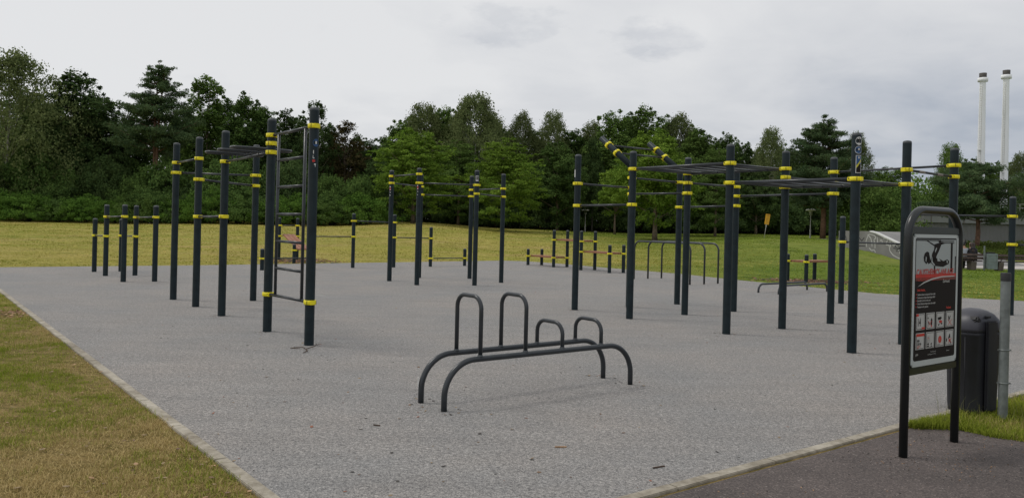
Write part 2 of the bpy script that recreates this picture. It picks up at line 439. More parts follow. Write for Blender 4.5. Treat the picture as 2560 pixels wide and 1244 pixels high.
def kerb_mat():
    m, nt, b, out = new_mat('kerb_concrete')
    N, L = nt.nodes, nt.links
    tc = N.new('ShaderNodeTexCoord')
    n = N.new('ShaderNodeTexNoise'); n.inputs['Scale'].default_value = 14; n.inputs['Detail'].default_value = 8; n.inputs['Roughness'].default_value = 0.7
    L.new(tc.outputs['Object'], n.inputs['Vector'])
    n2 = N.new('ShaderNodeTexNoise'); n2.inputs['Scale'].default_value = 2.2; n2.inputs['Detail'].default_value = 5
    L.new(tc.outputs['Object'], n2.inputs['Vector'])
    ad = N.new('ShaderNodeMath'); ad.operation = 'ADD'; L.new(n.outputs['Fac'], ad.inputs[0]); L.new(n2.outputs['Fac'], ad.inputs[1])
    mr = N.new('ShaderNodeMapRange'); mr.inputs[1].default_value = 0.75; mr.inputs[2].default_value = 1.3
    L.new(ad.outputs[0], mr.inputs[0])
    cr = N.new('ShaderNodeValToRGB')
    cr.color_ramp.elements[0].color = (0.17, 0.145, 0.105, 1); cr.color_ramp.elements[1].color = (0.46, 0.42, 0.345, 1)
    L.new(mr.outputs[0], cr.inputs[0]); L.new(cr.outputs[0], b.inputs['Base Color'])
    b.inputs['Roughness'].default_value = 0.9
    bp = N.new('ShaderNodeBump'); bp.inputs['Strength'].default_value = 0.4; bp.inputs['Distance'].default_value = 0.01
    L.new(n.outputs['Fac'], bp.inputs['Height']); L.new(bp.outputs[0], b.inputs['Normal'])
    return m


def clad_mat(name, scale, c1, c2):
    """ribbed sheet cladding: bump and tone by a vertical wave"""
    m, nt, b, out = new_mat(name)
    N, L = nt.nodes, nt.links
    tc = N.new('ShaderNodeTexCoord')
    w = N.new('ShaderNodeTexWave'); w.wave_type = 'BANDS'; w.bands_direction = 'X'; w.inputs['Scale'].default_value = scale; w.inputs['Distortion'].default_value = 0
    L.new(tc.outputs['Object'], w.inputs['Vector'])
    n = N.new('ShaderNodeTexNoise'); n.inputs['Scale'].default_value = 0.5; n.inputs['Detail'].default_value = 5
    L.new(tc.outputs['Object'], n.inputs['Vector'])
    x = N.new('ShaderNodeMix'); x.data_type = 'RGBA'
    x.inputs[6].default_value = (*c1, 1); x.inputs[7].default_value = (*c2, 1)
    L.new(n.outputs['Fac'], x.inputs[0])
    L.new(x.outputs[2], b.inputs['Base Color'])
    b.inputs['Roughness'].default_value = 0.6
    bp = N.new('ShaderNodeBump'); bp.inputs['Strength'].default_value = 1.0; bp.inputs['Distance'].default_value = 0.12
    L.new(w.outputs['Fac'], bp.inputs['Height']); L.new(bp.outputs[0], b.inputs['Normal'])
    return m


M_RUB = rubber_mat(); M_ASPH = asphalt_mat(); M_LAWN = lawn_mat(); M_BLADE = blade_mat(); M_WOOD = wood_mat(); M_KERB = kerb_mat()
M_CLAD = clad_mat('ribbed_cladding', 2.2, (0.19, 0.19, 0.20), (0.245, 0.245, 0.255))
M_PANEL = paint('grey_wall_panel', (0.17, 0.175, 0.18), 0.6, 0.12, 0.4)
M_PAVE = paint('pale_paving', (0.42, 0.39, 0.36), 0.85, 0.12, 0.8, bump=0.2, bscale=12)


# ------------------------------------------------------------------ object helpers
def tag(o, label=None, cat=None, group=None, kind=None):
    if label: o['label'] = label
    if cat: o['category'] = cat
    if group: o['group'] = group
    if kind: o['kind'] = kind
    return o


def empty(name, loc=(0, 0, 0), rz=0.0, label=None, cat=None, group=None):
    o = bpy.data.objects.new(name, None)
    o.location = loc; o.rotation_euler = (0, 0, rz)
    o.empty_display_size = 0.2
    COL.objects.link(o)
    return tag(o, label, cat, group)


def link_mesh(name, me, parent=None, loc=(0, 0, 0), rot=(0, 0, 0)):
    o = bpy.data.objects.new(name, me)
    o.location = loc; o.rotation_euler = rot
    COL.objects.link(o)
    if parent: o.parent = parent
    return o


def copy_tree(o, parent=None):
    c = o.copy(); COL.objects.link(c)
    if parent is not None:
        c.parent = parent
    for ch in list(o.children):
        copy_tree(ch, c)
    return c


class MB:
    """collects shapes into ONE mesh"""
    def __init__(s):
        s.v = []; s.f = []; s.mi = []; s.sm = []

    def add(s, vs, fs, mi=0, smooth=False):
        b = len(s.v)
        s.v.extend([tuple(p) for p in vs])
        for f in fs:
            s.f.append([i + b for i in f]); s.mi.append(mi); s.sm.append(smooth)
        return s

    def box(s, c, size, mi=0, rz=0.0, M=None):
        hx, hy, hz = size[0] / 2, size[1] / 2, size[2] / 2
        vs = [Vector((x, y, z)) for z in (-hz, hz) for y in (-hy, hy) for x in (-hx, hx)]
        R = M if M is not None else Matrix.Rotation(rz, 3, 'Z')
        vs = [R @ p + Vector(c) for p in vs]
        return s.add(vs, [(0, 2, 3, 1), (4, 5, 7, 6), (0, 1, 5, 4), (2, 6, 7, 3), (0, 4, 6, 2), (1, 3, 7, 5)], mi)

    def bevbox(s, c, size, bev=0.006, mi=0, M=None):
        """box with chamfered vertical and horizontal edges"""
        bm = bmesh.new(); bmesh.ops.create_cube(bm, size=1)
        bmesh.ops.scale(bm, vec=size, verts=bm.verts)
        bmesh.ops.bevel(bm, geom=bm.edges[:], offset=bev, segments=2, affect='EDGES')
        bm.verts.ensure_lookup_table()
        R = M if M is not None else Matrix.Identity(3)
        vs = [R @ v.co + Vector(c) for v in bm.verts]
        fs = [[v.index for v in f.verts] for f in bm.faces]
        bm.free()
        return s.add(vs, fs, mi)

    def tube(s, path, r, n=12, mi=0, caps=True, smooth=True):
        P = [Vector(p) for p in path]
        rs = r if isinstance(r, (list, tuple)) else [r] * len(P)
        ts = []
        for i in range(len(P)):
            a = P[max(i - 1, 0)]; b = P[min(i + 1, len(P) - 1)]
            ts.append((b - a).normalized())
        up = Vector((0, 0, 1)) if abs(ts[0].z) < 0.9 else Vector((1, 0, 0))
        nrm = ts[0].cross(up).normalized()
        vs = []; prev = ts[0]
        for i, p in enumerate(P):
            q = prev.rotation_difference(ts[i]); nrm = (q @ nrm).normalized(); prev = ts[i]
            bn = ts[i].cross(nrm).normalized()
            for k in range(n):
                a = 2 * math.pi * k / n
                vs.append(p + (nrm * math.cos(a) + bn * math.sin(a)) * rs[i])
        fs = []
        for i in range(len(P) - 1):
            for k in range(n):
                k2 = (k + 1) % n
                fs.append((i * n + k, i * n + k2, (i + 1) * n + k2, (i + 1) * n + k))
        s.add(vs, fs, mi, smooth)
        if caps:
            b = len(s.v) - len(vs)
            s.f.append([b + k for k in range(n)][::-1]); s.mi.append(mi); s.sm.append(False)
            e0 = b + (len(P) - 1) * n
            s.f.append([e0 + k for k in range(n)]); s.mi.append(mi); s.sm.append(False)
        return s

    def lathe(s, prof, n=24, c=(0, 0, 0), mi=0, smooth=True, sx=1.0, sy=1.0):
        vs = []
        for (r, z) in prof:
            for k in range(n):
                a = 2 * math.pi * k / n
                vs.append((c[0] + r * sx * math.cos(a), c[1] + r * sy * math.sin(a), c[2] + z))
        fs = []
        for i in range(len(prof) - 1):
            for k in range(n):
                k2 = (k + 1) % n
                fs.append((i * n + k, i * n + k2, (i + 1) * n + k2, (i + 1) * n + k))
        s.add(vs, fs, mi, smooth)
        return s

    def prism(s, poly, z0, z1, mi=0, M=None, off=(0, 0, 0)):
        """extrude a 2-D polygon (counter-clockwise)"""
        n = len(poly)
        vs = [Vector((x, y, z0)) for x, y in poly] + [Vector((x, y, z1)) for x, y in poly]
        if M is not None:
            vs = [M @ p for p in vs]
        vs = [p + Vector(off) for p in vs]
        fs = [list(range(n))[::-1], [n + i for i in range(n)]]
        for i in range(n):
            j = (i + 1) % n
            fs.append((i, j, n + j, n + i))
        return s.add(vs, fs, mi)

    def mesh(s, name, mats):
        me = bpy.data.meshes.new(name)
        me.from_pydata(s.v, [], s.f)
        for m in (mats if isinstance(mats, (list, tuple)) else [mats]):
            me.materials.append(m)
        me.polygons.foreach_set('material_index', s.mi)
        me.polygons.foreach_set('use_smooth', s.sm)
        me.update()
        return me

    def build(s, name, mats, parent=None, loc=(0, 0, 0), rot=(0, 0, 0)):
        return link_mesh(name, s.mesh(name, mats), parent, loc, rot)


def fillet(points, rad, seg=6):
    """polyline with rounded corners"""
    P = [Vector(p) for p in points]
    out = [P[0]]
    for i in range(1, len(P) - 1):
        r = rad[i - 1] if isinstance(rad, (list, tuple)) else rad
        a = (P[i - 1] - P[i]).normalized(); b = (P[i + 1] - P[i]).normalized()
        ang = a.angle(b); d = r / math.tan(ang / 2)
        c = P[i] + (a + b).normalized() * (r / math.sin(ang / 2))
        s0 = P[i] + a * d - c; s1 = P[i] + b * d - c
        tot = s0.angle(s1); ax = s0.cross(s1).normalized()
        for k in range(seg + 1):
            out.append(c + Quaternion(ax, tot * k / seg) @ s0)
    out.append(P[-1])
    return out


# ------------------------------------------------------------------ ground
TB_A = [-1.1, -0.67, -0.28, -0.12, 0.0, 0.18, 0.35, 0.455, 0.52, 0.60, 0.9]     # bearing X/Y
TB_Y = [20, 34, 42, 50, 60, 72, 85, 105, 140]
TB_Z = [
    [0, 0.10, 0.15, 0.25, 0.40, 0.55, 0.78, 1.0, 1.2],
    [0, 0.10, 0.15, 0.25, 0.40, 0.55, 0.78, 1.0, 1.2],
    [0, 0.05, 0.20, 0.40, 0.62, 0.88, 1.10, 1.3, 1.4],
    [0, 0.02, 0.22, 0.50, 0.85, 1.20, 1.55, 1.6, 1.6],
    [0, 0.00, 0.10, 0.28, 0.50, 0.75, 1.00, 1.1, 1.2],
    [0, 0.00, 0.05, 0.15, 0.24, 0.34, 0.86, 1.0, 1.1],
    [0, 0.00, 0.30, 0.85, 0.96, 0.95, 1.15, 1.25, 1.3],
    [0, 0.00, 0.55, 0.80, 0.95, 0.95, 1.10, 1.2, 1.3],
    [0, 0.00, 0.02, 0.10, 0.60, 0.70, 0.60, 0.6, 0.8],
    [0, 0.00, 0.00, 0.02, 0.75, 0.80, 0.10, 0.0, 0.3],
    [0, 0.00, 0.00, 0.02, 0.75, 0.80, 0.10, 0.0, 0.3],
]
TA = np.array(TB_A); TY = np.array(TB_Y, float); TZ = np.array(TB_Z)


def ground_z(X, Y):
    Y = max(Y, 1.0)
    a = min(max(X / Y, TA[0]), TA[-1]); y = min(max(Y, TY[0]), TY[-1])
    i = min(int(np.searchsorted(TA, a, 'right')) - 1, len(TA) - 2)
    j = min(int(np.searchsorted(TY, y, 'right')) - 1, len(TY) - 2)
    s = (a - TA[i]) / (TA[i + 1] - TA[i]); t = (y - TY[j]) / (TY[j + 1] - TY[j])
    s = s * s * (3 - 2 * s); t2 = t
    z = (TZ[i, j] * (1 - s) + TZ[i + 1, j] * s) * (1 - t2) + (TZ[i, j + 1] * (1 - s) + TZ[i + 1, j + 1] * s) * t2
    if Y < 34:
        z *= max(0.0, (Y - 26) / 8)          # level with the pad until past its far edge
    if Y > 36:
        z += 0.05 * math.sin(X * 0.31 + 1.3) * math.sin(Y * 0.23) * min(1, (Y - 36) / 8)
    return float(z)


LX = np.concatenate([np.linspace(-900, -160, 12), np.linspace(-150, 150, 151), np.linspace(160, 900, 12)])
LY = np.concatenate([np.linspace(-120, 10, 14), np.linspace(12, 130, 119), np.linspace(140, 1500, 24)])
LZ = np.array([[ground_z(x, y) for x in LX] for y in LY])


def lawn_z(X, Y):
    """height of the lawn mesh itself at many points"""
    i = np.clip(np.searchsorted(LX, X, 'right') - 1, 0, len(LX) - 2); j = np.clip(np.searchsorted(LY, Y, 'right') - 1, 0, len(LY) - 2)
    s_ = (X - LX[i]) / (LX[i + 1] - LX[i]); t_ = (Y - LY[j]) / (LY[j + 1] - LY[j])
    return (LZ[j, i] * (1 - s_) + LZ[j, i + 1] * s_) * (1 - t_) + (LZ[j + 1, i] * (1 - s_) + LZ[j + 1, i + 1] * s_) * t_


def lawn():
    xs = np.concatenate([np.linspace(-900, -160, 12), np.linspace(-150, 150, 151), np.linspace(160, 900, 12)])
    ys = np.concatenate([np.linspace(-120, 10, 14), np.linspace(12, 130, 119), np.linspace(140, 1500, 24)])
    vs = [(x, y, ground_z(x, y) - 0.012) for y in ys for x in xs]
    nx = len(xs)
    fs = [(j * nx + i, j * nx + i + 1, (j + 1) * nx + i + 1, (j + 1) * nx + i) for j in range(len(ys) - 1) for i in range(nx - 1)]
    mb = MB(); mb.add(vs, fs, 0, True)
    o = mb.build('lawn', M_LAWN)
    tag(o, 'mown yellow green lawn reaching to the trees', kind='structure')


lawn()

# the exercise pad: a kerbed sheet of grey rubber granulate
KL0 = Vector((-1.29, 4.41)); KLd = Vector((-9.42, 11.73)).normalized()        # left kerb, running away
KR0 = Vector((0.66, 4.54)); KRd = Vector((4.71, 3.47)).normalized()           # right kerb
NEAR = Vector((-0.60, 3.60))
PAD = [(-0.61, 3.53), (0.69, 4.51), (5.40, 7.98), (15.83, 15.67), (16.2, 16.6), (12.74, 19.08), (9.67, 20.33), (7.26, 24.36), (5.94, 27.02), (4.6, 28.7),
       (3.50, 30.1), (2.04, 32.1), (0.74, 33.5), (-0.4, 33.6), (-1.33, 32.8), (-4.33, 30.3), (-7.04, 28.1), (-10.22, 25.4), (-14.84, 22.2), (-15.34, 21.83)]
mb = MB(); mb.prism(PAD, -0.10, 0.0)
tag(mb.build('rubber_ground', M_RUB), 'grey rubber granulate surface under the exercise bars', kind='structure')


def kerb(a, b, w, z, name='kerb'):
    """a row of edging stones between two points, one metre each"""
    a = Vector(a); b = Vector(b); d = (b - a); Ltot = d.length; d.normalize()
    nrm = Vector((d.y, -d.x))
    ang = math.atan2(d.y, d.x)
    mb = MB(); t = 0.0
    while t < Ltot - 0.05:
        l = min(1.0, Ltot - t)
        c = a + d * (t + l / 2) + nrm * (w / 2)
        mb.bevbox((c.x, c.y, z - 0.1 + rnd.uniform(-0.0015, 0.0015)), (l - 0.006, w, 0.2), 0.005, 0,
                  Matrix.Rotation(ang + rnd.uniform(-0.001, 0.001), 3, 'Z'))
        t += 1.0
    return mb.build(name, M_KERB)


k = kerb((-0.60, 3.55), (-15.3, 21.86), -0.085, 0.008)
tag(k, 'concrete edging stones between the left grass and the rubber pad', kind='structure')
k = kerb((-0.60, 3.61), (15.8, 15.69), 0.085, 0.008)
tag(k, 'concrete edging stones between the rubber pad and the asphalt path', kind='structure')

# asphalt path in the right foreground
ASPH = [(-0.66, 3.42), (-2.6, 5.4), (-2.4, -3.0), (7.5, -3.0), (7.5, 4.7), (5.6, 5.25), (4.6, 5.72), (4.06, 6.02), (3.87, 6.14), (3.72, 6.38), (3.40, 6.50), (3.10, 6.18)]
ASPH = [(-0.64, 3.44), (-0.9, 3.1), (-1.0, -3.0), (7.5, -3.0), (7.5, 4.7), (5.6, 5.25), (4.6, 5.72), (4.06, 6.02), (3.87, 6.14), (3.72, 6.36), (3.36, 6.37)]
mb = MB(); mb.prism(ASPH, -0.10, -0.004)
tag(mb.build('asphalt_path', M_ASPH), 'dark brownish asphalt path in the right foreground', kind='structure')

# pale paving of the skate park beyond the benches
mb = MB()
pv = [(17.5, 37.0), (60, 37.0), (75, 50.5), (22.0, 50.5)]
mb.prism(pv, -0.05, 0.035)
tag(mb.build('paved_ground', M_PAVE), 'pale pavement behind the park benches', kind='structure')
mb = MB()
for i in range(12):
    x0 = 26.5 + i * 1.1
    x1 = x0 + 1.1
    mb.add([(x0, 66.0, ground_z(x0, 66.0) + 0.02), (x1, 66.0, ground_z(x1, 66) + 0.02), (x1, 67.4, ground_z(x1, 67.4) + 0.02), (x0, 67.4, ground_z(x0, 67.4) + 0.02)], [(0, 1, 2, 3)])
tag(mb.build('footpath', M_PAVE), 'narrow pale footpath on the grassy rise', kind='structure')


# ------------------------------------------------------------------ grass blades (stuff)
def vnoise(x, y, s, seed=0):
    """cheap value noise on arrays"""
    x = x * s; y = y * s
    xi = np.floor(x).astype(np.int64); yi = np.floor(y).astype(np.int64)
    xf = x - xi; yf = y - yi
    xf = xf * xf * (3 - 2 * xf); yf = yf * yf * (3 - 2 * yf)

    def h(a, b):
        n = (a * 374761393 + b * 668265263 + seed * 1274126177) & 0xffffffff
        n = ((n ^ (n >> 13)) * 1274126177) & 0xffffffff
        return ((n ^ (n >> 16)) & 0xffff) / 65535.0
    return (h(xi, yi) * (1 - xf) + h(xi + 1, yi) * xf) * (1 - yf) + (h(xi, yi + 1) * (1 - xf) + h(xi + 1, yi + 1) * xf) * yf


def blades(name, x, y, z, length, width, flat, cols, label):
    n = len(x)
    az = R2.uniform(0, 2 * np.pi, n)
    tilt = flat
    dx, dy = np.cos(az), np.sin(az)
    w = width / 2
    v = np.zeros((n, 5, 3))
    base = np.stack([x, y, z], 1)
    side = np.stack([-dy, dx, np.zeros(n)], 1) * w[:, None]
    d = np.stack([dx * np.sin(tilt), dy * np.sin(tilt), np.cos(tilt)], 1) * length[:, None]
    d2 = np.stack([dx * np.sin(tilt + .5), dy * np.sin(tilt + .5), np.maximum(np.cos(tilt + .5), -0.1)], 1) * length[:, None]
    mid = base + d * 0.55
    v[:, 0] = base - side; v[:, 1] = base + side
    v[:, 2] = mid + side * 0.8; v[:, 3] = mid - side * 0.8
    v[:, 4] = mid + d2 * 0.45
    v[:, 4, 2] = np.maximum(v[:, 4, 2], z + 0.004)
    me = bpy.data.meshes.new(name)
    me.vertices.add(n * 5)
    me.vertices.foreach_set('co', v.reshape(-1))
    quads = (np.arange(n)[:, None] * 5 + np.array([0, 1, 2, 3])[None]).astype(np.int32)
    tris = (np.arange(n)[:, None] * 5 + np.array([3, 2, 4])[None]).astype(np.int32)
    lp = np.concatenate([quads, tris], 1).reshape(-1)
    me.loops.add(n * 7); me.loops.foreach_set('vertex_index', lp)
    me.polygons.add(n * 2)
    st = np.stack([np.arange(n) * 7, np.arange(n) * 7 + 4], 1).reshape(-1)
    me.polygons.foreach_set('loop_start', st.astype(np.int32))
    me.update(calc_edges=True)
    ca = me.color_attributes.new('tone', 'FLOAT_COLOR', 'POINT')
    cc = np.repeat(np.concatenate([cols, np.ones((n, 1))], 1)[:, None, :], 5, 1)
    ca.data.foreach_set('color', cc.reshape(-1).astype(np.float32))
    me.materials.append(M_BLADE)
    o = link_mesh(name, me)
    tag(o, label, kind='stuff')
    return o


def grass_tones(x, y, green_bias):
    n = len(x)
    dry = vnoise(x, y, 1.1, 3) * 0.5 + vnoise(x, y, 3.7, 5) * 0.35 + vnoise(x, y, 11, 9) * 0.25 + R2.normal(0, 0.13, n) - green_bias
    dry = np.clip((dry - 0.42) / 0.24, 0, 1)[:, None]
    g1 = np.array([0.135, 0.190, 0.022]); g2 = np.array([0.31, 0.345, 0.050])
    b1 = np.array([0.34, 0.255, 0.10]); b2 = np.array([0.62, 0.49, 0.24])
    r = R2.uniform(0, 1, (n, 1))
    return (g1 * (1 - r) + g2 * r) * (1 - dry) + (b1 * (1 - r) + b2 * r) * dry, dry[:, 0]


def near_grass():
    T = 9500                                   # tufts, each a handful of blades
    ty = 2.6 + (R2.uniform(0, 1, T) ** 1.35) * 15.0
    te = KL0.x + (ty - KL0.y) * (KLd.x / KLd.y) - 0.125
    tx = te - R2.uniform(0, 1, T) ** 1.05 * (2.6 + 0.12 * ty)
    strong = R2.uniform(0, 1, T) * (0.35 + vnoise(tx, ty, 1.7, 21))
    per = (8 + 46 * strong).astype(int)
    k = np.repeat(np.arange(T), per)
    spread = (0.018 + 0.05 * strong)[k]
    x = tx[k] + R2.normal(0, 1, len(k)) * spread; y = ty[k] + R2.normal(0, 1, len(k)) * spread
    N = 90000                                  # thin worn turf between
    by = 2.6 + (R2.uniform(0, 1, N) ** 1.35) * 15.0
    bx = KL0.x + (by - KL0.y) * (KLd.x / KLd.y) - 0.125 - R2.uniform(0, 1, N) ** 1.05 * (2.6 + 0.12 * by)
    sg = np.concatenate([strong[k], np.full(N, 0.0)])
    x = np.concatenate([x, bx]); y = np.concatenate([y, by])
    lim = KL0.x + (y - KL0.y) * (KLd.x / KLd.y) - 0.07 - R2.uniform(0, 0.05, len(x))
    m = x < lim
    x = x[m]; y = y[m]; sg = sg[m]
    cols, dry = grass_tones(x, y, np.clip((y - 6) * 0.03, -0.05, 0.16) + 0.30 * sg - 0.15)
    n = len(x)
    L_ = R2.uniform(0.014, 0.034, n) * (0.75 + 1.0 * sg)
    flat = np.clip(R2.normal(0.95, 0.35, n) - 0.45 * sg, 0.1, 1.5)
    blades('grass', x, y, np.full(n, -0.010), L_, R2.uniform(0.0025, 0.0048, n), flat, cols,
           'worn short grass with dry patches in the left foreground')


def lawn_clumps():
    """short clumps and clippings that give the mown lawn its grain"""
    N = 250000
    Y = 15 + 75 * R2.uniform(0, 1, N) ** 1.15
    X = R2.uniform(-0.74, 0.76, N) * Y
    keep = np.array([(not in_poly(a, b, PAD)) and not (a > 17 and 36.5 < b < 51) for a, b in zip(X, Y)])
    left = KL0.x + (Y - KL0.y) * (KLd.x / KLd.y)
    keep &= ~((Y < 22) & (np.abs(X - left) < 0.15))
    X = X[keep]; Y = Y[keep]
    gz = lawn_z(X, Y) - 0.006
    n = len(X)
    big = vnoise(X, Y, 0.55, 31) * 0.5 + vnoise(X, Y, 1.9, 33) * 0.5 + R2.normal(0, 0.08, n)
    grn = np.clip((X - 3 + 14 * (vnoise(X, Y, 0.08, 35) - 0.5)) / 8, 0, 1) * np.clip((Y - 20) / 10, 0, 1)
    t = np.clip((big - 0.30) / 0.40, 0, 1)[:, None]
    dk = np.array([0.19, 0.20, 0.020]); lt = np.array([0.58, 0.48, 0.165])
    dg = np.array([0.075, 0.14, 0.012]); lg = np.array([0.20, 0.29, 0.035])
    c = (dk * (1 - t) + lt * t) * (1 - grn[:, None] * 0.92) + (dg * (1 - t) + lg * t) * grn[:, None] * 0.92
    f = (Y / 30) ** 0.6
    blades('grass', X, Y, gz, R2.uniform(0.022, 0.055, n) * f, R2.uniform(0.020, 0.055, n) * f, np.clip(R2.normal(1.1, 0.3, n), 0.3, 1.5), c,
           'mown lawn grass and clippings between the pad and the trees')


def corner_grass():
    N = 42000
    u = R2.uniform(0, 1, N); w = R2.uniform(0, 1, N)
    x = 3.35 + u * 4.6
    lo = np.interp(x, [3.36, 3.72, 3.87, 4.06, 4.6, 5.6, 7.5], [6.36, 6.34, 6.12, 6.0, 5.70, 5.22, 4.7])
    hi = KR0.y + (x - KR0.x) * (KRd.y / KRd.x) - 0.13
    y = lo + w * (hi - lo)
    y += R2.normal(0, 0.02, N)
    cols, dry = grass_tones(x, y, 0.34)
    edge = np.minimum(y - lo, hi - y)
    L_ = R2.uniform(0.03, 0.095, N) * (0.75 + 0.5 * vnoise(x, y, 4, 8))
    flat = np.clip(R2.normal(0.55, 0.3, N), 0.05, 1.3)
    blades('grass', x, y, np.full(N, -0.010), L_, R2.uniform(0.003, 0.006, N), flat, cols,
           'long green grass round the foot of the bin')
    # tall flowering stalks
    n = 60
    x = R2.uniform(3.6, 4.75, n); y = R2.uniform(6.4, 7.0, n)
    ok = y < KR0.y + (x - KR0.x) * (KRd.y / KRd.x) - 0.16
    x = x[ok]; y = y[ok]; n = len(x)
    cols = np.tile(np.array([[0.20, 0.20, 0.08]]), (n, 1))
    blades('grass', x, y, np.full(n, -0.01), R2.uniform(0.14, 0.34, n), np.full(n, 0.003), R2.uniform(0.05, 0.4, n), cols,
           'thin seeding grass stalks in front of the bin')


def in_poly(x, y, P):
    c = False; j = len(P) - 1
    for i in range(len(P)):
        if (P[i][1] > y) != (P[j][1] > y) and x < (P[j][0] - P[i][0]) * (y - P[i][1]) / (P[j][1] - P[i][1]) + P[i][0]:
            c = not c
        j = i
    return c


near_grass()
lawn_clumps()
corner_grass()


def litter(name, pts, mats, label, smin, smax, thick=0.0015, elong=(1, 3)):
    mb = MB()
    for (x, y, z) in pts:
        l = rnd.uniform(smin, smax); w = l / rnd.uniform(*elong)
        a = rnd.uniform(0, 6.28); t = rnd.uniform(-0.25, 0.25)
        M = Matrix.Rotation(a, 3, 'Z') @ Matrix.Rotation(t, 3, 'Y')
        poly = [(-l / 2, 0), (-l / 4, -w / 2), (l / 4, -w * 0.42), (l / 2, 0), (l / 5, w / 2), (-l / 4, w * 0.4)]
        mb.prism(poly, 0, thick, rnd.randrange(len(mats)), M, (x, y, z + l * 0.5 * abs(math.sin(t)) + 0.001))
    o = mb.build(name, mats)
    tag(o, label, kind='stuff')


pts = []
while len(pts) < 420:
    Y = 4.2 + 20 * rnd.random() ** 1.5; X = rnd.uniform(-0.7, 0.7) * Y
    if in_poly(X, Y, PAD): pts.append((X, Y, 0.0))
for bx_, by_ in ((-2.55, 9.80), (-3.43, 10.89), (3.32, 11.78), (4.56, 10.24), (1.23, 14.64), (2.09, 13.44), (4.45, 12.57), (5.69, 11.13), (-4.68, 12.49), (-0.77, 6.82), (-0.54, 6.53), (1.00, 8.13), (1.24, 7.83)):
    for _ in range(9):
        a_ = rnd.uniform(0, 6.28); r_ = rnd.uniform(0.075, 0.20)
        pts.append((bx_ + r_ * math.cos(a_), by_ + r_ * math.sin(a_), 0.0))
M_LITB = paint('litter_brown', (0.16, 0.10, 0.06), 0.85, 0.3, 30)
M_LITD = paint('litter_dark', (0.05, 0.045, 0.04), 0.85, 0.3, 30)
M_LITR = paint('litter_reddish', (0.24, 0.10, 0.06), 0.85, 0.3, 30)
litter('leaf_litter', pts, [M_LITB, M_LITD, M_LITD, M_LITR, M_DEADLEAF], 'small dead leaf and bark bits scattered over the rubber pad', 0.01, 0.038)
pts = []
for _ in range(330):
    Y = 3.4 + 9 * rnd.random() ** 1.3
    X = KL0.x + (Y - KL0.y) * (KLd.x / KLd.y) - 0.1 - rnd.random() * 2.4
    pts.append((X, Y, 0.004))
litter('leaf_litter', pts, [M_DEADLEAF, M_STICK, M_LITB, M_DEADLEAF], 'pale dead leaves lying in the left foreground grass', 0.012, 0.045, elong=(1, 2.4))
pts = []
for _ in range(1100):
    a = rnd.gauss(0, 1); b = rnd.gauss(0, 1)
    pts.append((-8.15 + a * 0.55 - b * 0.12, 12.0 + a * 0.5 + b * 0.35, 0.003))
pts = [p for p in pts if p[0] < KL0.x + (p[1] - KL0.y) * (KLd.x / KLd.y) - 0.14]
litter('wood_chips', pts, [M_LITR, M_STICK, M_LITB], 'reddish wood chips on the grass beside the left kerb', 0.02, 0.06)
pts = []
for _ in range(230):
    a = rnd.uniform(0, 6.28); r = 0.32 * rnd.random() ** 0.5
    bx, by = rnd.choice([(2.95, 5.55), (3.5, 5.98), (3.1, 5.35)])
    pts.append((bx + r * 1.6 * math.cos(a), by + r * math.sin(a) - 0.05, -0.004))
for _ in range(260):
    X = rnd.uniform(0.6, 4.6); Y = rnd.uniform(3.6, 6.3)
    if in_poly(X, Y, ASPH): pts.append((X, Y, -0.004))
litter('gravel', pts, [M_STICK, M_CONC, M_LITD, M_LITB, M_LITD], 'loose pale grit on the asphalt round the sign legs', 0.003, 0.012, 0.003, (1, 1.6))
pts = [(3.02 + rnd.gauss(0, 0.02), 5.62 + rnd.gauss(0, 0.02), 0.0) for _ in range(2)]
pts = []
for _ in range(900):
    a = rnd.gauss(0, 1); b = rnd.gauss(0, 1)
    X = -8.1 + 0.75 * a; Y = 29.2 + 0.75 * b
    if not in_poly(X, Y, PAD): pts.append((X, Y, ground_z(X, Y) - 0.005))
for _ in range(800):
    X = 9.75 + 0.75 * rnd.gauss(0, 1); Y = 24.7 + 0.45 * rnd.gauss(0, 1)
    if not in_poly(X, Y, PAD): pts.append((X, Y, ground_z(X, Y) - 0.005))
litter('wood_chips', pts, [M_LITR, M_STICK, M_LITB, M_LITD], 'reddish brown bark chips heaped under the two wooden boards', 0.04, 0.13, 0.008)


# ------------------------------------------------------------------ exercise station kit
POST_R = 0.061
_meshes = {}


def post_mesh(h):
    key = ('post', round(h, 2))
    if key not in _meshes:
        mb = MB(); r = POST_R
        mb.lathe([(r, 0.0), (r, h - 0.035)], 28, mi=0)
        mb.lathe([(r, h - 0.035), (r * 0.985, h - 0.020), (r * 0.90, h - 0.008), (r * 0.72, h - 0.001), (r * 0.4, h + 0.004), (0.0005, h + 0.006)], 28, mi=1)
        _meshes[key] = mb.mesh('post', [M_POST, M_CAP])
    return _meshes[key]


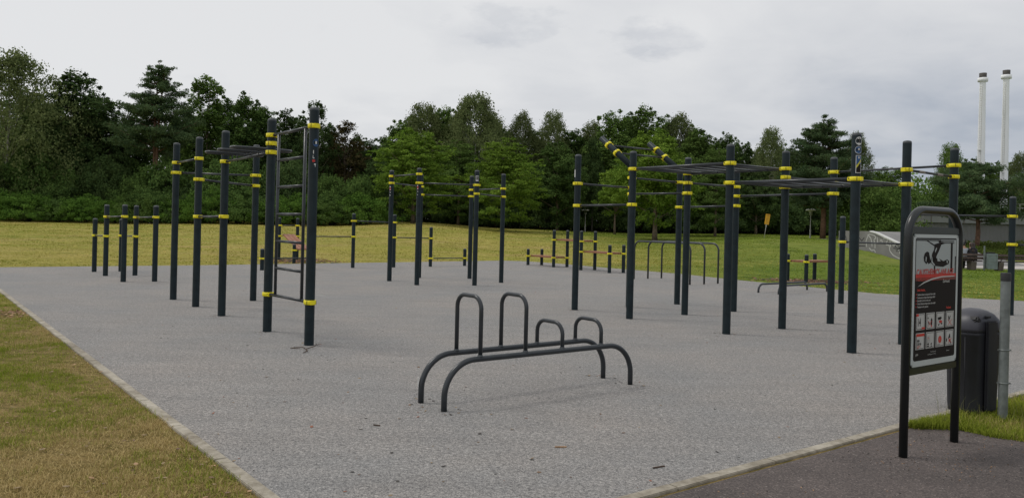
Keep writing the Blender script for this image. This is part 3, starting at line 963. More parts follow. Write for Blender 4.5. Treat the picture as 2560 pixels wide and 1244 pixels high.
def clamp_mesh():
    if 'clamp' not in _meshes:
        mb = MB(); r0 = POST_R + 0.0015; r1 = POST_R + 0.018; h = 0.028
        mb.lathe([(r0, -h), (r1 - 0.005, -h), (r1, -h + 0.005), (r1, h - 0.005), (r1 - 0.005, h), (r0, h)], 28, mi=0)
        # lug towards the bar (+X) and closing lug behind
        mb.bevbox((r1 + 0.004, 0, 0), (0.036, 0.080, 0.055), 0.008, 0)
        mb.bevbox((-r1 - 0.001, 0, 0), (0.020, 0.070, 0.058), 0.006, 0)
        # black socket the bar plugs into
        mb.tube([(r1 + 0.02, 0, 0), (r1 + 0.040, 0, 0)], 0.024, 14, 1)
        # seams and bolt pockets on both flanks
        for sy in (-1, 1):
            mb.box((0.075, sy * 0.0395, 0.006), (0.022, 0.003, 0.015), 1)
            mb.box((-0.048, sy * 0.0635, 0.0), (0.003, 0.008, 0.05), 1, rz=-sy * 0.9)
        _meshes['clamp'] = mb.mesh('clamp', [M_YEL, M_HOLE])
    return _meshes['clamp']


class Station:
    def __init__(s, name, base, label, cat, group=None):
        s.base = Vector((base[0], base[1], 0))
        s.root = empty(name, s.base, 0, label, cat, group)
        s.clamped = {}

    def loc(s, p, z=0.0):
        return Vector((p[0], p[1], z)) - s.base

    def post(s, p, h):
        o = link_mesh('post', post_mesh(h), s.root, s.loc(p))
        o.rotation_euler = (0, 0, rnd.uniform(0, 6.28))
        return o

    def clamp(s, p, z, toward):
        a = math.atan2(toward[1] - p[1], toward[0] - p[0])
        return link_mesh('clamp', clamp_mesh(), s.root, s.loc(p, z), (0, 0, a))

    def bar(s, p, zp, q, zq=None, r=0.0185, clamps=True, label=None):
        zq = zp if zq is None else zq
        P = s.loc(p, zp); Q = s.loc(q, zq)
        d = (Q - P).normalized()
        g = 0.105 if clamps else 0.0
        mb = MB(); mb.tube([Vector((0, 0, 0)), (Q - d * g) - (P + d * g)], r, 14)
        o = mb.build('bar', M_TUBE, s.root, P + d * g)
        if label: o['label'] = label
        if clamps:
            s.clamp(p, zp, q); s.clamp(q, zq, p)
        return o

    def patch(s, p, ang, wid, z0, z1, mat, name, r=POST_R + 0.0012, disc=False, off=0.0, n=14, mb=None, mi=0, parent=None):
        """a thin sticker wrapped on a post"""
        own = mb is None
        mb = mb or MB()
        rr = r + off
        if disc:
            cz = (z0 + z1) / 2; hz = (z1 - z0) / 2; hw = wid / 2
            vs = [(rr * math.cos(ang), rr * math.sin(ang), cz)]
            for k in range(n):
                a = 2 * math.pi * k / n
                th = ang + hw * math.cos(a) / rr
                vs.append((rr * math.cos(th), rr * math.sin(th), cz + hz * math.sin(a)))
            fs = [(0, 1 + k, 1 + (k + 1) % n) for k in range(n)]
            # rings keep the disc on the curved surface
            mb.add(vs, fs, mi)
        else:
            m = 6; vs = []
            for k in range(m + 1):
                th = ang + (k / m - 0.5) * wid / rr
                vs += [(rr * math.cos(th), rr * math.sin(th), z0), (rr * math.cos(th), rr * math.sin(th), z1)]
            fs = [(2 * k, 2 * k + 2, 2 * k + 3, 2 * k + 1) for k in range(m)]
            mb.add(vs, fs, mi)
        if own:
            return mb.build(name, mat, s.root, s.loc(p))
        return mb


# --- left tall station
A = (-6.47, 14.77); B = (-5.59, 13.68); Cc = (-4.68, 12.49); D = (-4.98, 14.90); Ep = (-3.43, 10.89); Fp = (-2.55, 9.80)
st = Station('pull_up_station', Fp, 'tall dark post station on the left with wall ladder and oval hand loops', 'pull up station', 'dark post exercise stations with yellow clamps')
for p, h in ((A, 3.0), (B, 3.01), (Cc, 3.0), (D, 3.01), (Ep, 3.01), (Fp, 3.02)):
    st.post(p, h)
st.bar(A, 2.62, B, 2.63)
st.bar(A, 2.43, D, 2.42)
st.bar(B, 2.26, D, 2.22)
st.bar(B, 1.60, Cc, 1.61)
st.bar(Cc, 2.50, Ep, 2.53)
st.clamp(Cc, 2.65, Ep); st.clamp(Ep, 2.655, Cc)
st.bar(Ep, 2.77, Fp, 2.785, r=0.020)
st.bar(Ep, 0.53, Fp, 0.545, r=0.020)
# ladder between the two nearest posts
dEF = (Vector(Fp) - Vector(Ep))
lad = []
for t in (0.185, 0.815):
    q = Vector(Ep) + dEF * t
    mb = MB(); mb.tube([(0, 0, 0.54), (0, 0, 2.775)], 0.021, 14)
    mb.build('ladder_rail', M_TUBE, st.root, st.loc(q))
    lad.append(q)
for k in range(1, 6):
    z = 2.78 - 0.373 * k
    mb = MB(); a = st.loc(lad[0], z); b = st.loc(lad[1], z)
    mb.tube([(0, 0, 0), b - a], 0.019, 14)
    mb.build('rung', M_TUBE, st.root, a)
# oval hand loops across the beam C-E
dCE = (Vector(Ep) - Vector(Cc)).normalized(); nCE = Vector((-dCE.y, dCE.x))
if nCE.x < 0: nCE = -nCE
for t in (0.46, 1.05, 1.64):
    c = Vector(Cc) + dCE * t
    path = []
    hl, hw = 0.43, 0.115
    for k in range(33):
        a = 2 * math.pi * k / 32
        ca, sa = math.cos(a), math.sin(a)
        u = math.copysign(abs(ca) ** 0.42, ca) * hl; v = math.copysign(abs(sa) ** 0.62, sa) * hw
        path.append(Vector((nCE.x * u + dCE.x * v, nCE.y * u + dCE.y * v, 0)))
    mb = MB(); mb.tube(path, 0.020, 10, caps=False)
    for s_ in (-1, 1):
        e = dCE * (s_ * hw)
        mb.tube([(e.x, e.y, 0), (e.x, e.y, -0.085)], 0.012, 8)
    mb.build('hand_loop', M_TUBE, st.root, st.loc(c, 2.60))
aF = math.atan2(-Fp[1], -Fp[0]) + 0.45
o = st.patch(Fp, aF + 0.05, 0.085, 2.52, 2.62, M_STBLUE, 'sticker', disc=True)
for da, w_, za, zb in ((0.05, 0.020, 2.555, 2.59), (-0.45, 0.010, 2.43, 2.475), (-0.40, 0.018, 2.37, 2.38), (-0.52, 0.006, 2.37, 2.41), (-0.10, 0.022, 2.29, 2.305), (-0.05, 0.006, 2.265, 2.30)):
    st.patch(Fp, aF + da, w_, za, zb, M_STWHITE, 'paint_mark', off=0.0006)
st.patch(Fp, aF - 0.38, 0.035, 2.325, 2.355, M_SIGNRED, 'sticker', off=0.0003)
M_SCUFF = M_STWHITE

# --- two low stations far left (each three posts, two short bars)
gl = 'low three post push up stations'


def low_station(p1, p2, p3, label):
    s = Station('push_up_station', p2, label, 'push up station', gl)
    s.post(p1, 1.48); s.post(p2, 1.85); s.post(p3, 1.84)
    s.bar(p1, 1.01, p2, 1.035); s.bar(p2, 1.54, p3, 1.56)
    return s


low_station((-11.57, 21.36), (-10.57, 20.06), (-9.26, 18.39), 'low three post push up station at the far left of the pad')
low_station((-11.03, 21.75), (-9.98, 20.43), (-8.66, 18.71), 'low three post push up station just right of the leftmost one')

# --- middle six post station
M1 = (-3.25, 20.60); M2 = (-2.38, 19.51); M6 = (-2.63, 22.05); M3 = (-1.19, 22.21); M4 = (-0.93, 19.82); M5 = (-0.26, 20.99)
st = Station('pull_up_station', M4, 'tall hexagonal pull up station of six posts in the middle distance behind the low handrail', 'pull up station', 'dark post exercise stations with yellow clamps')
for p in (M1, M2, M3, M4, M5, M6): st.post(p, 2.96)
st.bar(M1, 2.80, M2, 2.81); st.bar(M1, 2.62, M6, 2.61); st.bar(M2, 2.585, M4, 2.58); st.bar(M6, 2.38, M3, 2.37)
st.bar(M3, 2.555, M5, 2.56); st.bar(M4, 2.36, M5, 2.34)
aM = math.atan2(-M4[1], -M4[0])
st.patch(M4, aM + 0.1, 0.075, 2.68, 2.82, M_STWHITE, 'sticker')
for th, z0, z1 in ((-0.35, 2.70, 2.805), (0.08, 2.70, 2.805), (0.5, 2.70, 2.805)):
    st.patch(M4, aM + 0.1 + th * 0.8, 0.016, z0 + 0.01, z1, M_SIGNBLK, 'print_mark', off=0.0006)
for P_, col in ((M1, 0), (M2, 0)):
    a0 = math.atan2(-P_[1], -P_[0]) - 0.55
    st.patch(P_, a0, 0.03, 2.42, 2.52, M_SIGNRED, 'sticker')
    for zz in (2.50, 2.43, 2.36, 2.28):
        st.patch(P_, a0 + rnd.uniform(-0.1, 0.1), 0.028, zz, zz + rnd.uniform(0.012, 0.03), M_STWHITE, 'sticker', off=0.0008)

# --- stepped hurdle chain behind
H = [((-7.66, 23.67), 0.66), ((-6.48, 24.80), 1.32), ((-5.34, 25.96), 1.83), ((-4.08, 26.74), 1.83), ((-2.91, 27.75), 1.42), ((-1.74, 28.80), 0.64)]
st = Station('hurdle_bars', H[2][0], 'pyramid chain of six posts with stepped low bars at the far edge of the pad', 'hurdle bars', 'stepped low bars')
for p, h in H: st.post(p, h)
st.bar(H[0][0], 0.36, H[1][0], 0.36); st.bar(H[1][0], 1.05, H[2][0], 1.05); st.bar(H[2][0], 1.58, H[3][0], 1.56)
st.bar(H[3][0], 1.04, H[4][0], 1.02); st.bar(H[4][0], 0.30, H[5][0], 0.29)
# chain on the right, partly behind the notice board
Q1 = (7.42, 17.26); Qh = (8.28, 16.10); Q2 = (10.15, 15.61); Q3 = (11.45, 14.75)
st = Station('hurdle_bars', Q2, 'stepped low bar chain of dark posts at the right edge behind the notice board', 'hurdle bars', 'stepped low bars')
st.post(Q1, 1.95); st.post(Qh, 2.38); st.post(Q2, 2.40); st.post(Q3, 1.93)
st.bar(Q1, 1.38, Qh, 1.38); st.bar(Qh, 2.00, Q2, 2.00); st.bar(Q2, 1.43, Q3, 1.40)


def plank(s, a, b, za, zb, width, thick=0.045, boards=3, name='board'):
    """boards side by side between two ends; a,b = mid points of the ends"""
    A_ = s.loc(a, za); B_ = s.loc(b, zb)
    d = (B_ - A_); L_ = d.length; d.normalize()
    side = Vector((0, 0, 1)).cross(d).normalized(); up = d.cross(side).normalized()
    M = Matrix((d, side, up)).transposed()
    for k in range(boards):
        w = width / boards
        off = side * ((k - (boards - 1) / 2) * w)
        mb = MB(); mb.bevbox((0, 0, 0), (L_, w - 0.008, thick), 0.005)
        mid = (A_ + B_) / 2 + off
        o = mb.build(name, M_WOOD, s.root, mid)
        o.rotation_euler = M.to_euler()


def mid(a, b): return ((a[0] + b[0]) / 2, (a[1] + b[1]) / 2)


# --- incline bench
I1 = (-8.94, 29.59); I2 = (-8.33, 29.91); I3 = (-7.84, 27.78); I4 = (-7.23, 28.02)
st = Station('incline_bench', I1, 'sloping wooden sit up board between dark posts on bark chips', 'exercise bench')
st.post(I1, 1.64); st.post(I2, 1.63); st.post(I3, 0.69); st.post(I4, 0.69)
st.bar(I1, 1.34, I2, 1.34)
st.clamp(I1, 0.93, I2); st.clamp(I2, 0.93, I1); st.clamp(I3, 0.47, I4); st.clamp(I4, 0.47, I3)
plank(st, mid(I1, I2), mid(I3, I4), 0.99, 0.50, 0.46)

# --- stepped wooden bench run
S = [None, (0.67, 30.46), (1.22, 30.71), (1.62, 29.31), (2.15, 29.58), (2.52, 27.76), (3.05, 28.03), (3.39, 26.49), (3.91, 26.76)]
st = Station('step_bench', S[3], 'run of stepped wooden benches between eight dark posts near the centre', 'exercise bench')
for i, h in ((1, .64), (2, .64), (3, 1.41), (4, 1.41), (5, 1.42), (6, 1.41), (7, .96), (8, .97)): st.post(S[i], h)
for a, b, c, d_, z in ((1, 2, 3, 4, 0.36), (3, 4, 5, 6, 1.04), (5, 6, 7, 8, 0.665)):
    plank(st, mid(S[a], S[b]), mid(S[c], S[d_]), z + 0.01, z + 0.01, 0.46, 0.06)
    for p, q in ((a, b), (b, a), (c, d_), (d_, c)): st.clamp(S[p], z, S[q])

# --- single wooden bench on the right
W = [None, (8.89, 24.72), (9.28, 24.17), (10.04, 25.44), (10.41, 24.87)]
st = Station('wooden_bench', W[2], 'short wooden bench board between four dark posts beyond the low parallel bars', 'exercise bench')
for i in (1, 2, 3, 4): st.post(W[i], 0.865)
plank(st, mid(W[1], W[2]), mid(W[3], W[4]), 0.64, 0.64, 0.52, 0.06)
for p, q in ((1, 2), (2, 1), (3, 4), (4, 3)): st.clamp(W[p], 0.635, W[q])

# --- right monkey bar station
G1 = (1.23, 14.64); G2 = (2.09, 13.44); G3 = (3.24, 14.27); G4 = (3.32, 11.78); G5 = (4.45, 12.57); G6 = (4.56, 10.24); G7 = (5.69, 11.13)
G8 = (4.37, 15.04); G9 = (5.60, 13.44); G10 = (3.51, 16.19); G13 = (6.79, 11.85); G2b = (2.37, 15.37)
st = Station('monkey_bar_station', G4, 'largest station on the right with two overhead ladders and tilted posts', 'monkey bars', 'dark post exercise stations with yellow clamps')
for p, h in ((G1, 2.95), (G2, 2.92), (G3, 2.91), (G4, 2.90), (G5, 2.90), (G6, 2.92), (G7, 2.94), (G8, 2.76), (G9, 2.90), (G13, 2.93), (G10, 2.84), (G2b, 2.84)):
    st.post(p, h)
st.bar(G1, 2.40, G2b, 2.38); st.bar(G1, 1.98, G2, 1.99)
st.bar(G2b, 2.58, G10, 2.56); st.bar(G2b, 2.26, G3, 2.25)
st.bar(G3, 2.44, G8, 2.43); st.bar(G10, 2.04, G8, 2.06); st.bar(G8, 2.25, G9, 2.265)
st.bar(G5, 2.47, G9, 2.455); st.bar(G9, 2.64, G13, 2.665); st.bar(G7, 2.52, G13, 2.49)


def overhead(s, a, b, c, d, z, rungs=5):
    """ladder: rails a-b and d-c, corner clamps, rungs parallel to a-d"""
    for p, q in ((a, b), (b, a), (c, d), (d, c)): s.clamp(p, z, q)
    for p, q in ((a, b), (d, c)):
        P = s.loc(p, z); Q = s.loc(q, z); dd = (Q - P).normalized()
        mb = MB(); mb.tube([(0, 0, 0), (Q - dd * 0.09) - (P + dd * 0.09)], 0.025, 14)
        mb.build('ladder_rail', M_TUBE, s.root, P + dd * 0.09)
    for k in range(rungs + 2):
        t = (k + 0.0) / (rungs + 1)
        if k == 0: t = 0.055
        if k == rungs + 1: t = 0.945
        P = s.loc((a[0] + (b[0] - a[0]) * t, a[1] + (b[1] - a[1]) * t), z)
        Q = s.loc((d[0] + (c[0] - d[0]) * t, d[1] + (c[1] - d[1]) * t), z)
        mb = MB(); mb.tube([(0, 0, 0), Q - P], 0.0185, 12)
        mb.build('rung', M_TUBE, s.root, P)


overhead(st, G2, G4, G5, G3, 2.61, 5)
overhead(st, G4, G6, G7, G5, 2.31, 5)
# tilted posts that carry two bars
tilt = []
for base in (G2b, G10):
    P = st.loc(base, 2.80); Q = P + Vector((-0.53, 0.735, 0.63))
    d = (Q - P).normalized()
    mb = MB(); r = POST_R
    mb.tube([Vector((0, 0, 0)), Q - P, (Q - P) + d * 0.012, (Q - P) + d * 0.018], [r, r, r * 0.9, r * 0.5], 24)
    mb.build('tilted_post', M_POST, st.root, P)
    cl = []
    for t in (0.48, 0.76):
        c = P + (Q - P) * t
        o = link_mesh('clamp', clamp_mesh(), st.root, c)
        bar_dir = (Vector((G10[0] - G2b[0], G10[1] - G2b[1], 0)).normalized()) * (1 if base is G2b else -1)
        zax = d; xax = (bar_dir - zax * bar_dir.dot(zax)).normalized(); yax = zax.cross(xax)
        o.rotation_euler = Matrix((xax, yax, zax)).transposed().to_euler()
        cl.append(c)
    tilt.append(cl)
for k in (0, 1):
    a, b = tilt[0][k], tilt[1][k]; d = (b - a).normalized()
    mb = MB(); mb.tube([(0, 0, 0), (b - a) - d * 0.2], 0.0175, 12)
    mb.build('bar', M_TUBE, st.root, a + d * 0.1)
# worn tape on the short bar at the right
P = Vector((G7[0], G7[1], 2.52)); Q = Vector((G13[0], G13[1], 2.49)); dd = (Q - P)
M_TAPE = paint('worn_tape', (0.22, 0.20, 0.18), 0.7, 0.2, 20)
for t in (0.24, 0.62):
    mb = MB(); mb.tube([(0, 0, 0), dd * 0.12], 0.0205, 14)
    o = mb.build('grip_tape', M_TAPE, st.root, P + dd * t - st.base)
# stickers on the nearest right post
a6 = math.atan2(-G6[1], -G6[0]) + 0.55
st.patch(G6, a6, 0.095, 2.755, 2.865, M_STWHITE, 'sticker', disc=True, n=20)
mb = MB()
st.patch(G6, a6, 0.014, 2.835, 2.853, None, 's', disc=True, off=0.001, mb=mb)
st.patch(G6, a6, 0.040, 2.826, 2.834, None, 's', off=0.001, mb=mb)
st.patch(G6, a6 - 0.10, 0.010, 2.782, 2.828, None, 's', off=0.001, mb=mb)
st.patch(G6, a6 + 0.10, 0.010, 2.782, 2.828, None, 's', off=0.001, mb=mb)
mb.build('emblem', M_SIGNBLK, st.root, st.loc(G6))
st.patch(G6, a6 - 0.08, 0.098, 2.640, 2.742, M_STWHITE, 'sticker', disc=True, n=20)
st.patch(G6, a6 - 0.08, 0.088, 2.645, 2.737, M_STBLUE, 'sticker', disc=True, n=20, off=0.0006)
st.patch(G6, a6 - 0.03, 0.026, 2.685, 2.715, M_PAPER, 'emblem', disc=True, off=0.0012)
st.patch(G6, a6, 0.078, 2.385, 2.620, M_STWHITE, 'sticker', off=0.0)
st.patch(G6, a6, 0.064, 2.392, 2.613, M_SIGNBLK, 'sticker', off=0.0006)
st.patch(G6, a6, 0.064, 2.505, 2.613, M_STBLUE, 'sticker', off=0.0010)
st.patch(G6, a6, 0.024, 2.575, 2.602, M_PAPER, 'emblem', disc=True, off=0.0015)
mb = MB(); rr = POST_R + 0.0028
vs = []
for kk in range(7):
    th = a6 + (kk / 6 - 0.5) * 0.064 / rr; zc = 2.46 + kk / 6 * 0.09
    vs += [(rr * math.cos(th), rr * math.sin(th), zc - 0.012), (rr * math.cos(th), rr * math.sin(th), zc + 0.022)]
mb.add(vs, [(2 * q, 2 * q + 2, 2 * q + 3, 2 * q + 1) for q in range(6)])
mb.build('sticker', M_STYEL, st.root, st.loc(G6))
# sticker on the station's left post
aG1 = math.atan2(-G1[1], -G1[0]) - 1.25
st.patch(G1, aG1, 0.05, 2.52, 2.66, M_STWHITE, 'sticker')


# ------------------------------------------------------------------ bent tube apparatus
def u_bar(name, a, b, h, r, rad, label, cat, group, parent=None):
    root = parent or empty(name, (a[0], a[1], 0), 0, label, cat, group)
    base = root.location if parent is None else parent.location
    A_ = Vector((a[0], a[1], 0)); B_ = Vector((b[0], b[1], 0))
    path = fillet([A_, A_ + Vector((0, 0, h)), B_ + Vector((0, 0, h)), B_], rad, 10)
    return A_, B_, path


def single_u(name, a, b, h, r, rad, label, cat, group):
    A_, B_, path = None, None, None
    A_ = Vector((a[0], a[1], 0)); B_ = Vector((b[0], b[1], 0))
    path = [p - A_ for p in fillet([A_, A_ + Vector((0, 0, h)), B_ + Vector((0, 0, h)), B_], rad, 10)]
    mb = MB(); mb.tube(path, r, 14)
    o = mb.build(name, M_TUBE, None, A_)
    tag(o, label, cat, group)
    return o


g3 = 'tall bent tube bars standing in a row'
single_u('parallel_bar', (3.80, 23.73), (5.09, 21.85), 1.17, 0.027, 0.22, 'waist high bent tube bar, nearest and leftmost of the row of three', 'parallel bar', g3)
single_u('parallel_bar', (4.29, 24.07), (5.59, 22.23), 1.17, 0.027, 0.22, 'waist high bent tube bar in the middle of the row of three', 'parallel bar', g3)
single_u('parallel_bar', (4.78, 24.41), (6.09, 22.61), 1.17, 0.027, 0.22, 'waist high bent tube bar, farthest and rightmost of the row of three', 'parallel bar', g3)
g4 = 'knee high bent tube bars'
single_u('low_bar', (6.35, 19.70), (8.11, 21.04), 0.215, 0.026, 0.17, 'low bent tube push up bar, the farther of the pair beside the wooden bench', 'low bar', g4)
single_u('low_bar', (6.73, 19.30), (8.50, 20.66), 0.215, 0.026, 0.17, 'low bent tube push up bar, the nearer of the pair behind the tall posts', 'low bar', g4)

# the low handrail frame in the foreground
f1 = Vector((-0.77, 6.82, 0)); f3 = Vector((1.00, 8.13, 0)); f2 = Vector((-0.54, 6.53, 0)); f4 = Vector((1.24, 7.83, 0))
pr = empty('push_up_bars', f2, 0, 'knee high dark tube frame with four upright hoops in the foreground', 'push up frame')
HR = 0.415
for a, b in ((f1, f3), (f2, f4)):
    path = [p - a for p in fillet([a, a + Vector((0, 0, HR)), b + Vector((0, 0, HR)), b], 0.30, 14)]
    mb = MB(); mb.tube(path, 0.026, 18)
    o = mb.build('side_rail', M_TUBE, pr, a - f2)
du = (f3 - f1).normalized()
for t, zt in ((0.36, 0.955), (0.86, 0.945), (1.30, 0.672), (1.80, 0.668)):
    a = f1 + du * t + Vector((0, 0, HR)); b = f2 + du * t + Vector((0, 0, HR)); hh = zt - HR
    path = [p - a for p in fillet([a, a + Vector((0, 0, hh)), b + Vector((0, 0, hh)), b], 0.115, 10)]
    mb = MB(); mb.tube(path, 0.0195, 16)
    for q in (Vector((0, 0, 0)), b - a):
        mb.lathe([(0.030, 0.020), (0.024, 0.028), (0.0197, 0.036)], 16, q)
    mb.build('hoop', M_TUBE, pr, a - f2)
mb = MB(); mb.bevbox((0, 0, 0), (0.004, 0.030, 0.085), 0.001)
mb.build('sticker', M_STWHITE, pr, f1 - f2 + Vector((-0.0275, -0.004, 0.185)), (0, 0, 0.25))
f1s = f1

# ------------------------------------------------------------------ notice board
sL = Vector((2.85, 5.53, 0)); sR = Vector((3.47, 5.97, 0))
sx = (sR - sL).normalized(); sw = (sR - sL).length
ang = math.atan2(sx.y, sx.x)
sg = empty('notice_board', sL, ang, 'free standing notice board with rounded dark tube frame on the asphalt at the right', 'notice board')
path = fillet([(0, 0, 0), (0, 0, 1.775), (sw, 0, 1.775), (sw, 0, 0)], 0.20, 12)
mb = MB(); mb.tube(path, 0.030, 20)
mb.build('frame', M_SIGNF, sg)
for z in (1.625, 0.605):
    mb = MB(); mb.bevbox((sw / 2, 0.0, z), (sw - 0.05, 0.035, 0.055), 0.006)
    mb.build('cross_bar', M_SIGNF, sg)


def rrect(x0, z0, x1, z1, r, n=5):
    pts = []
    for cx, cz, a0 in ((x1 - r, z0 + r, -90), (x1 - r, z1 - r, 0), (x0 + r, z1 - r, 90), (x0 + r, z0 + r, 180)):
        for k in range(n + 1):
            a = math.radians(a0 + 90 * k / n)
            pts.append((cx + r * math.cos(a), cz + r * math.sin(a)))
    return pts


MS = Matrix(((1, 0, 0), (0, 0, 1), (0, 1, 0)))      # polygon (x, z) with depth along -y


def flat(poly, y, th, mat, name, parent=sg):
    """thin plate facing the viewer side (-y of the board)"""
    mb = MB()
    n = len(poly)
    vs = [(x, y, z) for x, z in poly] + [(x, y - th, z) for x, z in poly]
    fs = [[n + i for i in range(n)], list(range(n))[::-1]] + [(i, (i + 1) % n, n + (i + 1) % n, n + i)[::-1] for i in range(n)]
    mb.add(vs, fs)
    return mb.build(name, mat, parent)


bx0, bx1, bz0, bz1 = 0.032, sw - 0.032, 0.635, 1.598
flat(rrect(bx0 - 0.0, bz0 - 0.03, bx1, bz1 + 0.02, 0.01), 0.004, 0.004, M_SIGNF, 'back_plate')
board = flat(rrect(bx0 + 0.010, bz0, bx1 - 0.010, bz1, 0.030), -0.014, 0.004, M_WHITE, 'sign_panel')
PX0, PX1, PZ0, PZ1 = bx0 + 0.040, bx1 - 0.040, bz0 + 0.042, bz1 - 0.026
yb = -0.0182
art = flat(rrect(PX0, PZ0, PX1, PZ1, 0.02), yb, 0.0006, M_SIGNBLK, 'printed_sheet', board)
W_ = PX1 - PX0; H_ = PZ1 - PZ0


def S2(u, v): return (PX0 + u * W_, PZ0 + v * H_)


PRINT = MB(); PMATS = []


def pmi(mat):
    if mat not in PMATS: PMATS.append(mat)
    return PMATS.index(mat)


def shapes(polys, lvl, mat, name=''):
    """flat printed patches, all in the one sheet"""
    for pts in polys:
        P_ = [S2(*p) for p in pts]
        ar = sum(P_[i][0] * P_[(i + 1) % len(P_)][1] - P_[(i + 1) % len(P_)][0] * P_[i][1] for i in range(len(P_)))
        if ar < 0: P_ = P_[::-1]
        y = yb - 0.0006 - 0.0005 * lvl; n = len(P_)
        PRINT.add([(x, y, z) for x, z in P_], [list(range(n))], pmi(mat))


def shape(pts, lvl, mat, name=''): shapes([pts], lvl, mat)


def pic(polys):
    """picture coordinates squeezed into the upper field"""
    return [[(u, 0.70 + (v - 0.60) * 0.742) for u, v in p] for p in polys]


def rect(u0, v0, u1, v1): return [(u0, v0), (u1, v0), (u1, v1), (u0, v1)]


shape(rect(0.012, 0.700, 0.988, 0.988), 1, M_SIGNGREY, 'picture')
# bars, posts and hanging athlete
shapes(pic([rect(0.012, 0.972, 0.60, 0.984), rect(0.55, 0.965, 0.93, 0.976), rect(0.60, 0.945, 0.93, 0.955),
        [(0.24, 0.974), (0.28, 0.974), (0.48, 0.918), (0.44, 0.912)],
        [(0.52, 0.970), (0.68, 0.955), (0.70, 0.945), (0.60, 0.930), (0.57, 0.945)],
        rect(0.845, 0.62, 0.895, 0.957), rect(0.955, 0.60, 0.98, 0.80), rect(0.435, 0.60, 0.470, 0.70)]), 2, M_SIGNBLK, 'climbing_frame_print')
shapes(pic([[(0.44, 0.935), (0.60, 0.960), (0.60, 0.925), (0.55, 0.860), (0.49, 0.800), (0.48, 0.760), (0.42, 0.750), (0.37, 0.775), (0.385, 0.830), (0.43, 0.880), (0.435, 0.92)],
        [(0.37, 0.795), (0.34, 0.740), (0.42, 0.700), (0.50, 0.690), (0.66, 0.680), (0.80, 0.715), (0.81, 0.745), (0.76, 0.765), (0.66, 0.745), (0.56, 0.775), (0.48, 0.78)],
        [(0.33, 0.800), (0.36, 0.730), (0.30, 0.715), (0.26, 0.760), (0.28, 0.80)],
        [(0.21, 0.835), (0.26, 0.855), (0.31, 0.845), (0.33, 0.800), (0.31, 0.750), (0.25, 0.715), (0.20, 0.745), (0.185, 0.79)]]), 3, M_SIGNBLK, 'athlete_print')
shapes(pic([[(0.37, 0.80), (0.385, 0.795), (0.40, 0.740), (0.46, 0.705), (0.44, 0.695), (0.37, 0.735)],
        [(0.50, 0.80), (0.53, 0.79), (0.60, 0.745), (0.52, 0.745)],
        [(0.235, 0.80), (0.255, 0.79), (0.25, 0.74), (0.23, 0.75)],
        [(0.48, 0.90), (0.50, 0.89), (0.46, 0.84), (0.45, 0.86)],
        [(0.74, 0.755), (0.77, 0.75), (0.775, 0.72), (0.75, 0.725)]]), 4, M_SIGNGREY, 'athlete_highlight')
def text(s, u, v, size, mat, lvl=3, xs=1.0, bold=0.0, align='LEFT', name='lettering'):
    cu = bpy.data.curves.new(name, 'FONT')
    cu.body = s; cu.size = size * H_; cu.align_x = align; cu.offset = bold * H_
    cu.resolution_u = 2
    ob = bpy.data.objects.new(name, cu); COL.objects.link(ob)
    dg = bpy.context.evaluated_depsgraph_get()
    me = bpy.data.meshes.new_from_object(ob.evaluated_get(dg))
    bpy.data.objects.remove(ob)
    p = S2(u, v); y = yb - 0.0006 - 0.0005 * lvl
    PRINT.add([(p[0] + q.co.x * xs, y, p[1] + q.co.y) for q in me.vertices], [list(f.vertices) for f in me.polygons], pmi(mat))
    bpy.data.meshes.remove(me)


# red band under the picture, fading to black
M_RED2 = paint('sign_dark_red', (0.13, 0.015, 0.012), 0.4, 0.2, 20)
shapes([rect(0.012, 0.675, 0.988, 0.704)], 3, M_SIGNRED)
shapes([rect(0.012, 0.650, 0.988, 0.675)], 3, M_RED2)
shapes([[(0.05, 0.600), (0.20, 0.640), (0.40, 0.668), (0.62, 0.682), (0.95, 0.684), (0.95, 0.676), (0.62, 0.672), (0.42, 0.658), (0.22, 0.632)]], 5, M_INK)
# the title: red letters on the pale field whose feet sink into the red band
text('CALISTHENICS-ANLAGE', 0.025, 0.695, 0.072, M_SIGNRED, 5, 0.80, 0.0012)
text('CALISTHENICS', 0.06, 0.648, 0.052, M_SIGNRED, 4, 0.80, 0.0)
text('Dortmund', 0.66, 0.628, 0.040, M_PAPER, 5, 0.66)
text('Liebe Nutzer,', 0.05, 0.567, 0.026, M_SIGNRED, 4, 0.9, 0.001)
for i, t in enumerate(('Das Betreten, Benutzen ist der Jugend ab 14 Jahren erlaubt!', 'Die Benutzung der Anlage erfolgt auf eigene Gefahr!',
                       'Bitte Abfall in die Eimer werfen, bitte!', 'Wird der Defekt einer Stange entdeckt, sofort melden!', 'Tierhalten ist nicht gestattet!')):
    text(t, 0.060, 0.532 - i * 0.0250, 0.0200, M_INK, 4, (0.60, 0.68, 0.70, 0.66, 0.76)[i], 0.0004)
shapes([rect(0.025, 0.536 - i * 0.0250, 0.042, 0.545 - i * 0.0250) for i in range(5)], 4, M_SIGNRED)
text('Viel Spass!', 0.76, 0.408, 0.024, M_SIGNRED, 4, 0.8, 0.001)
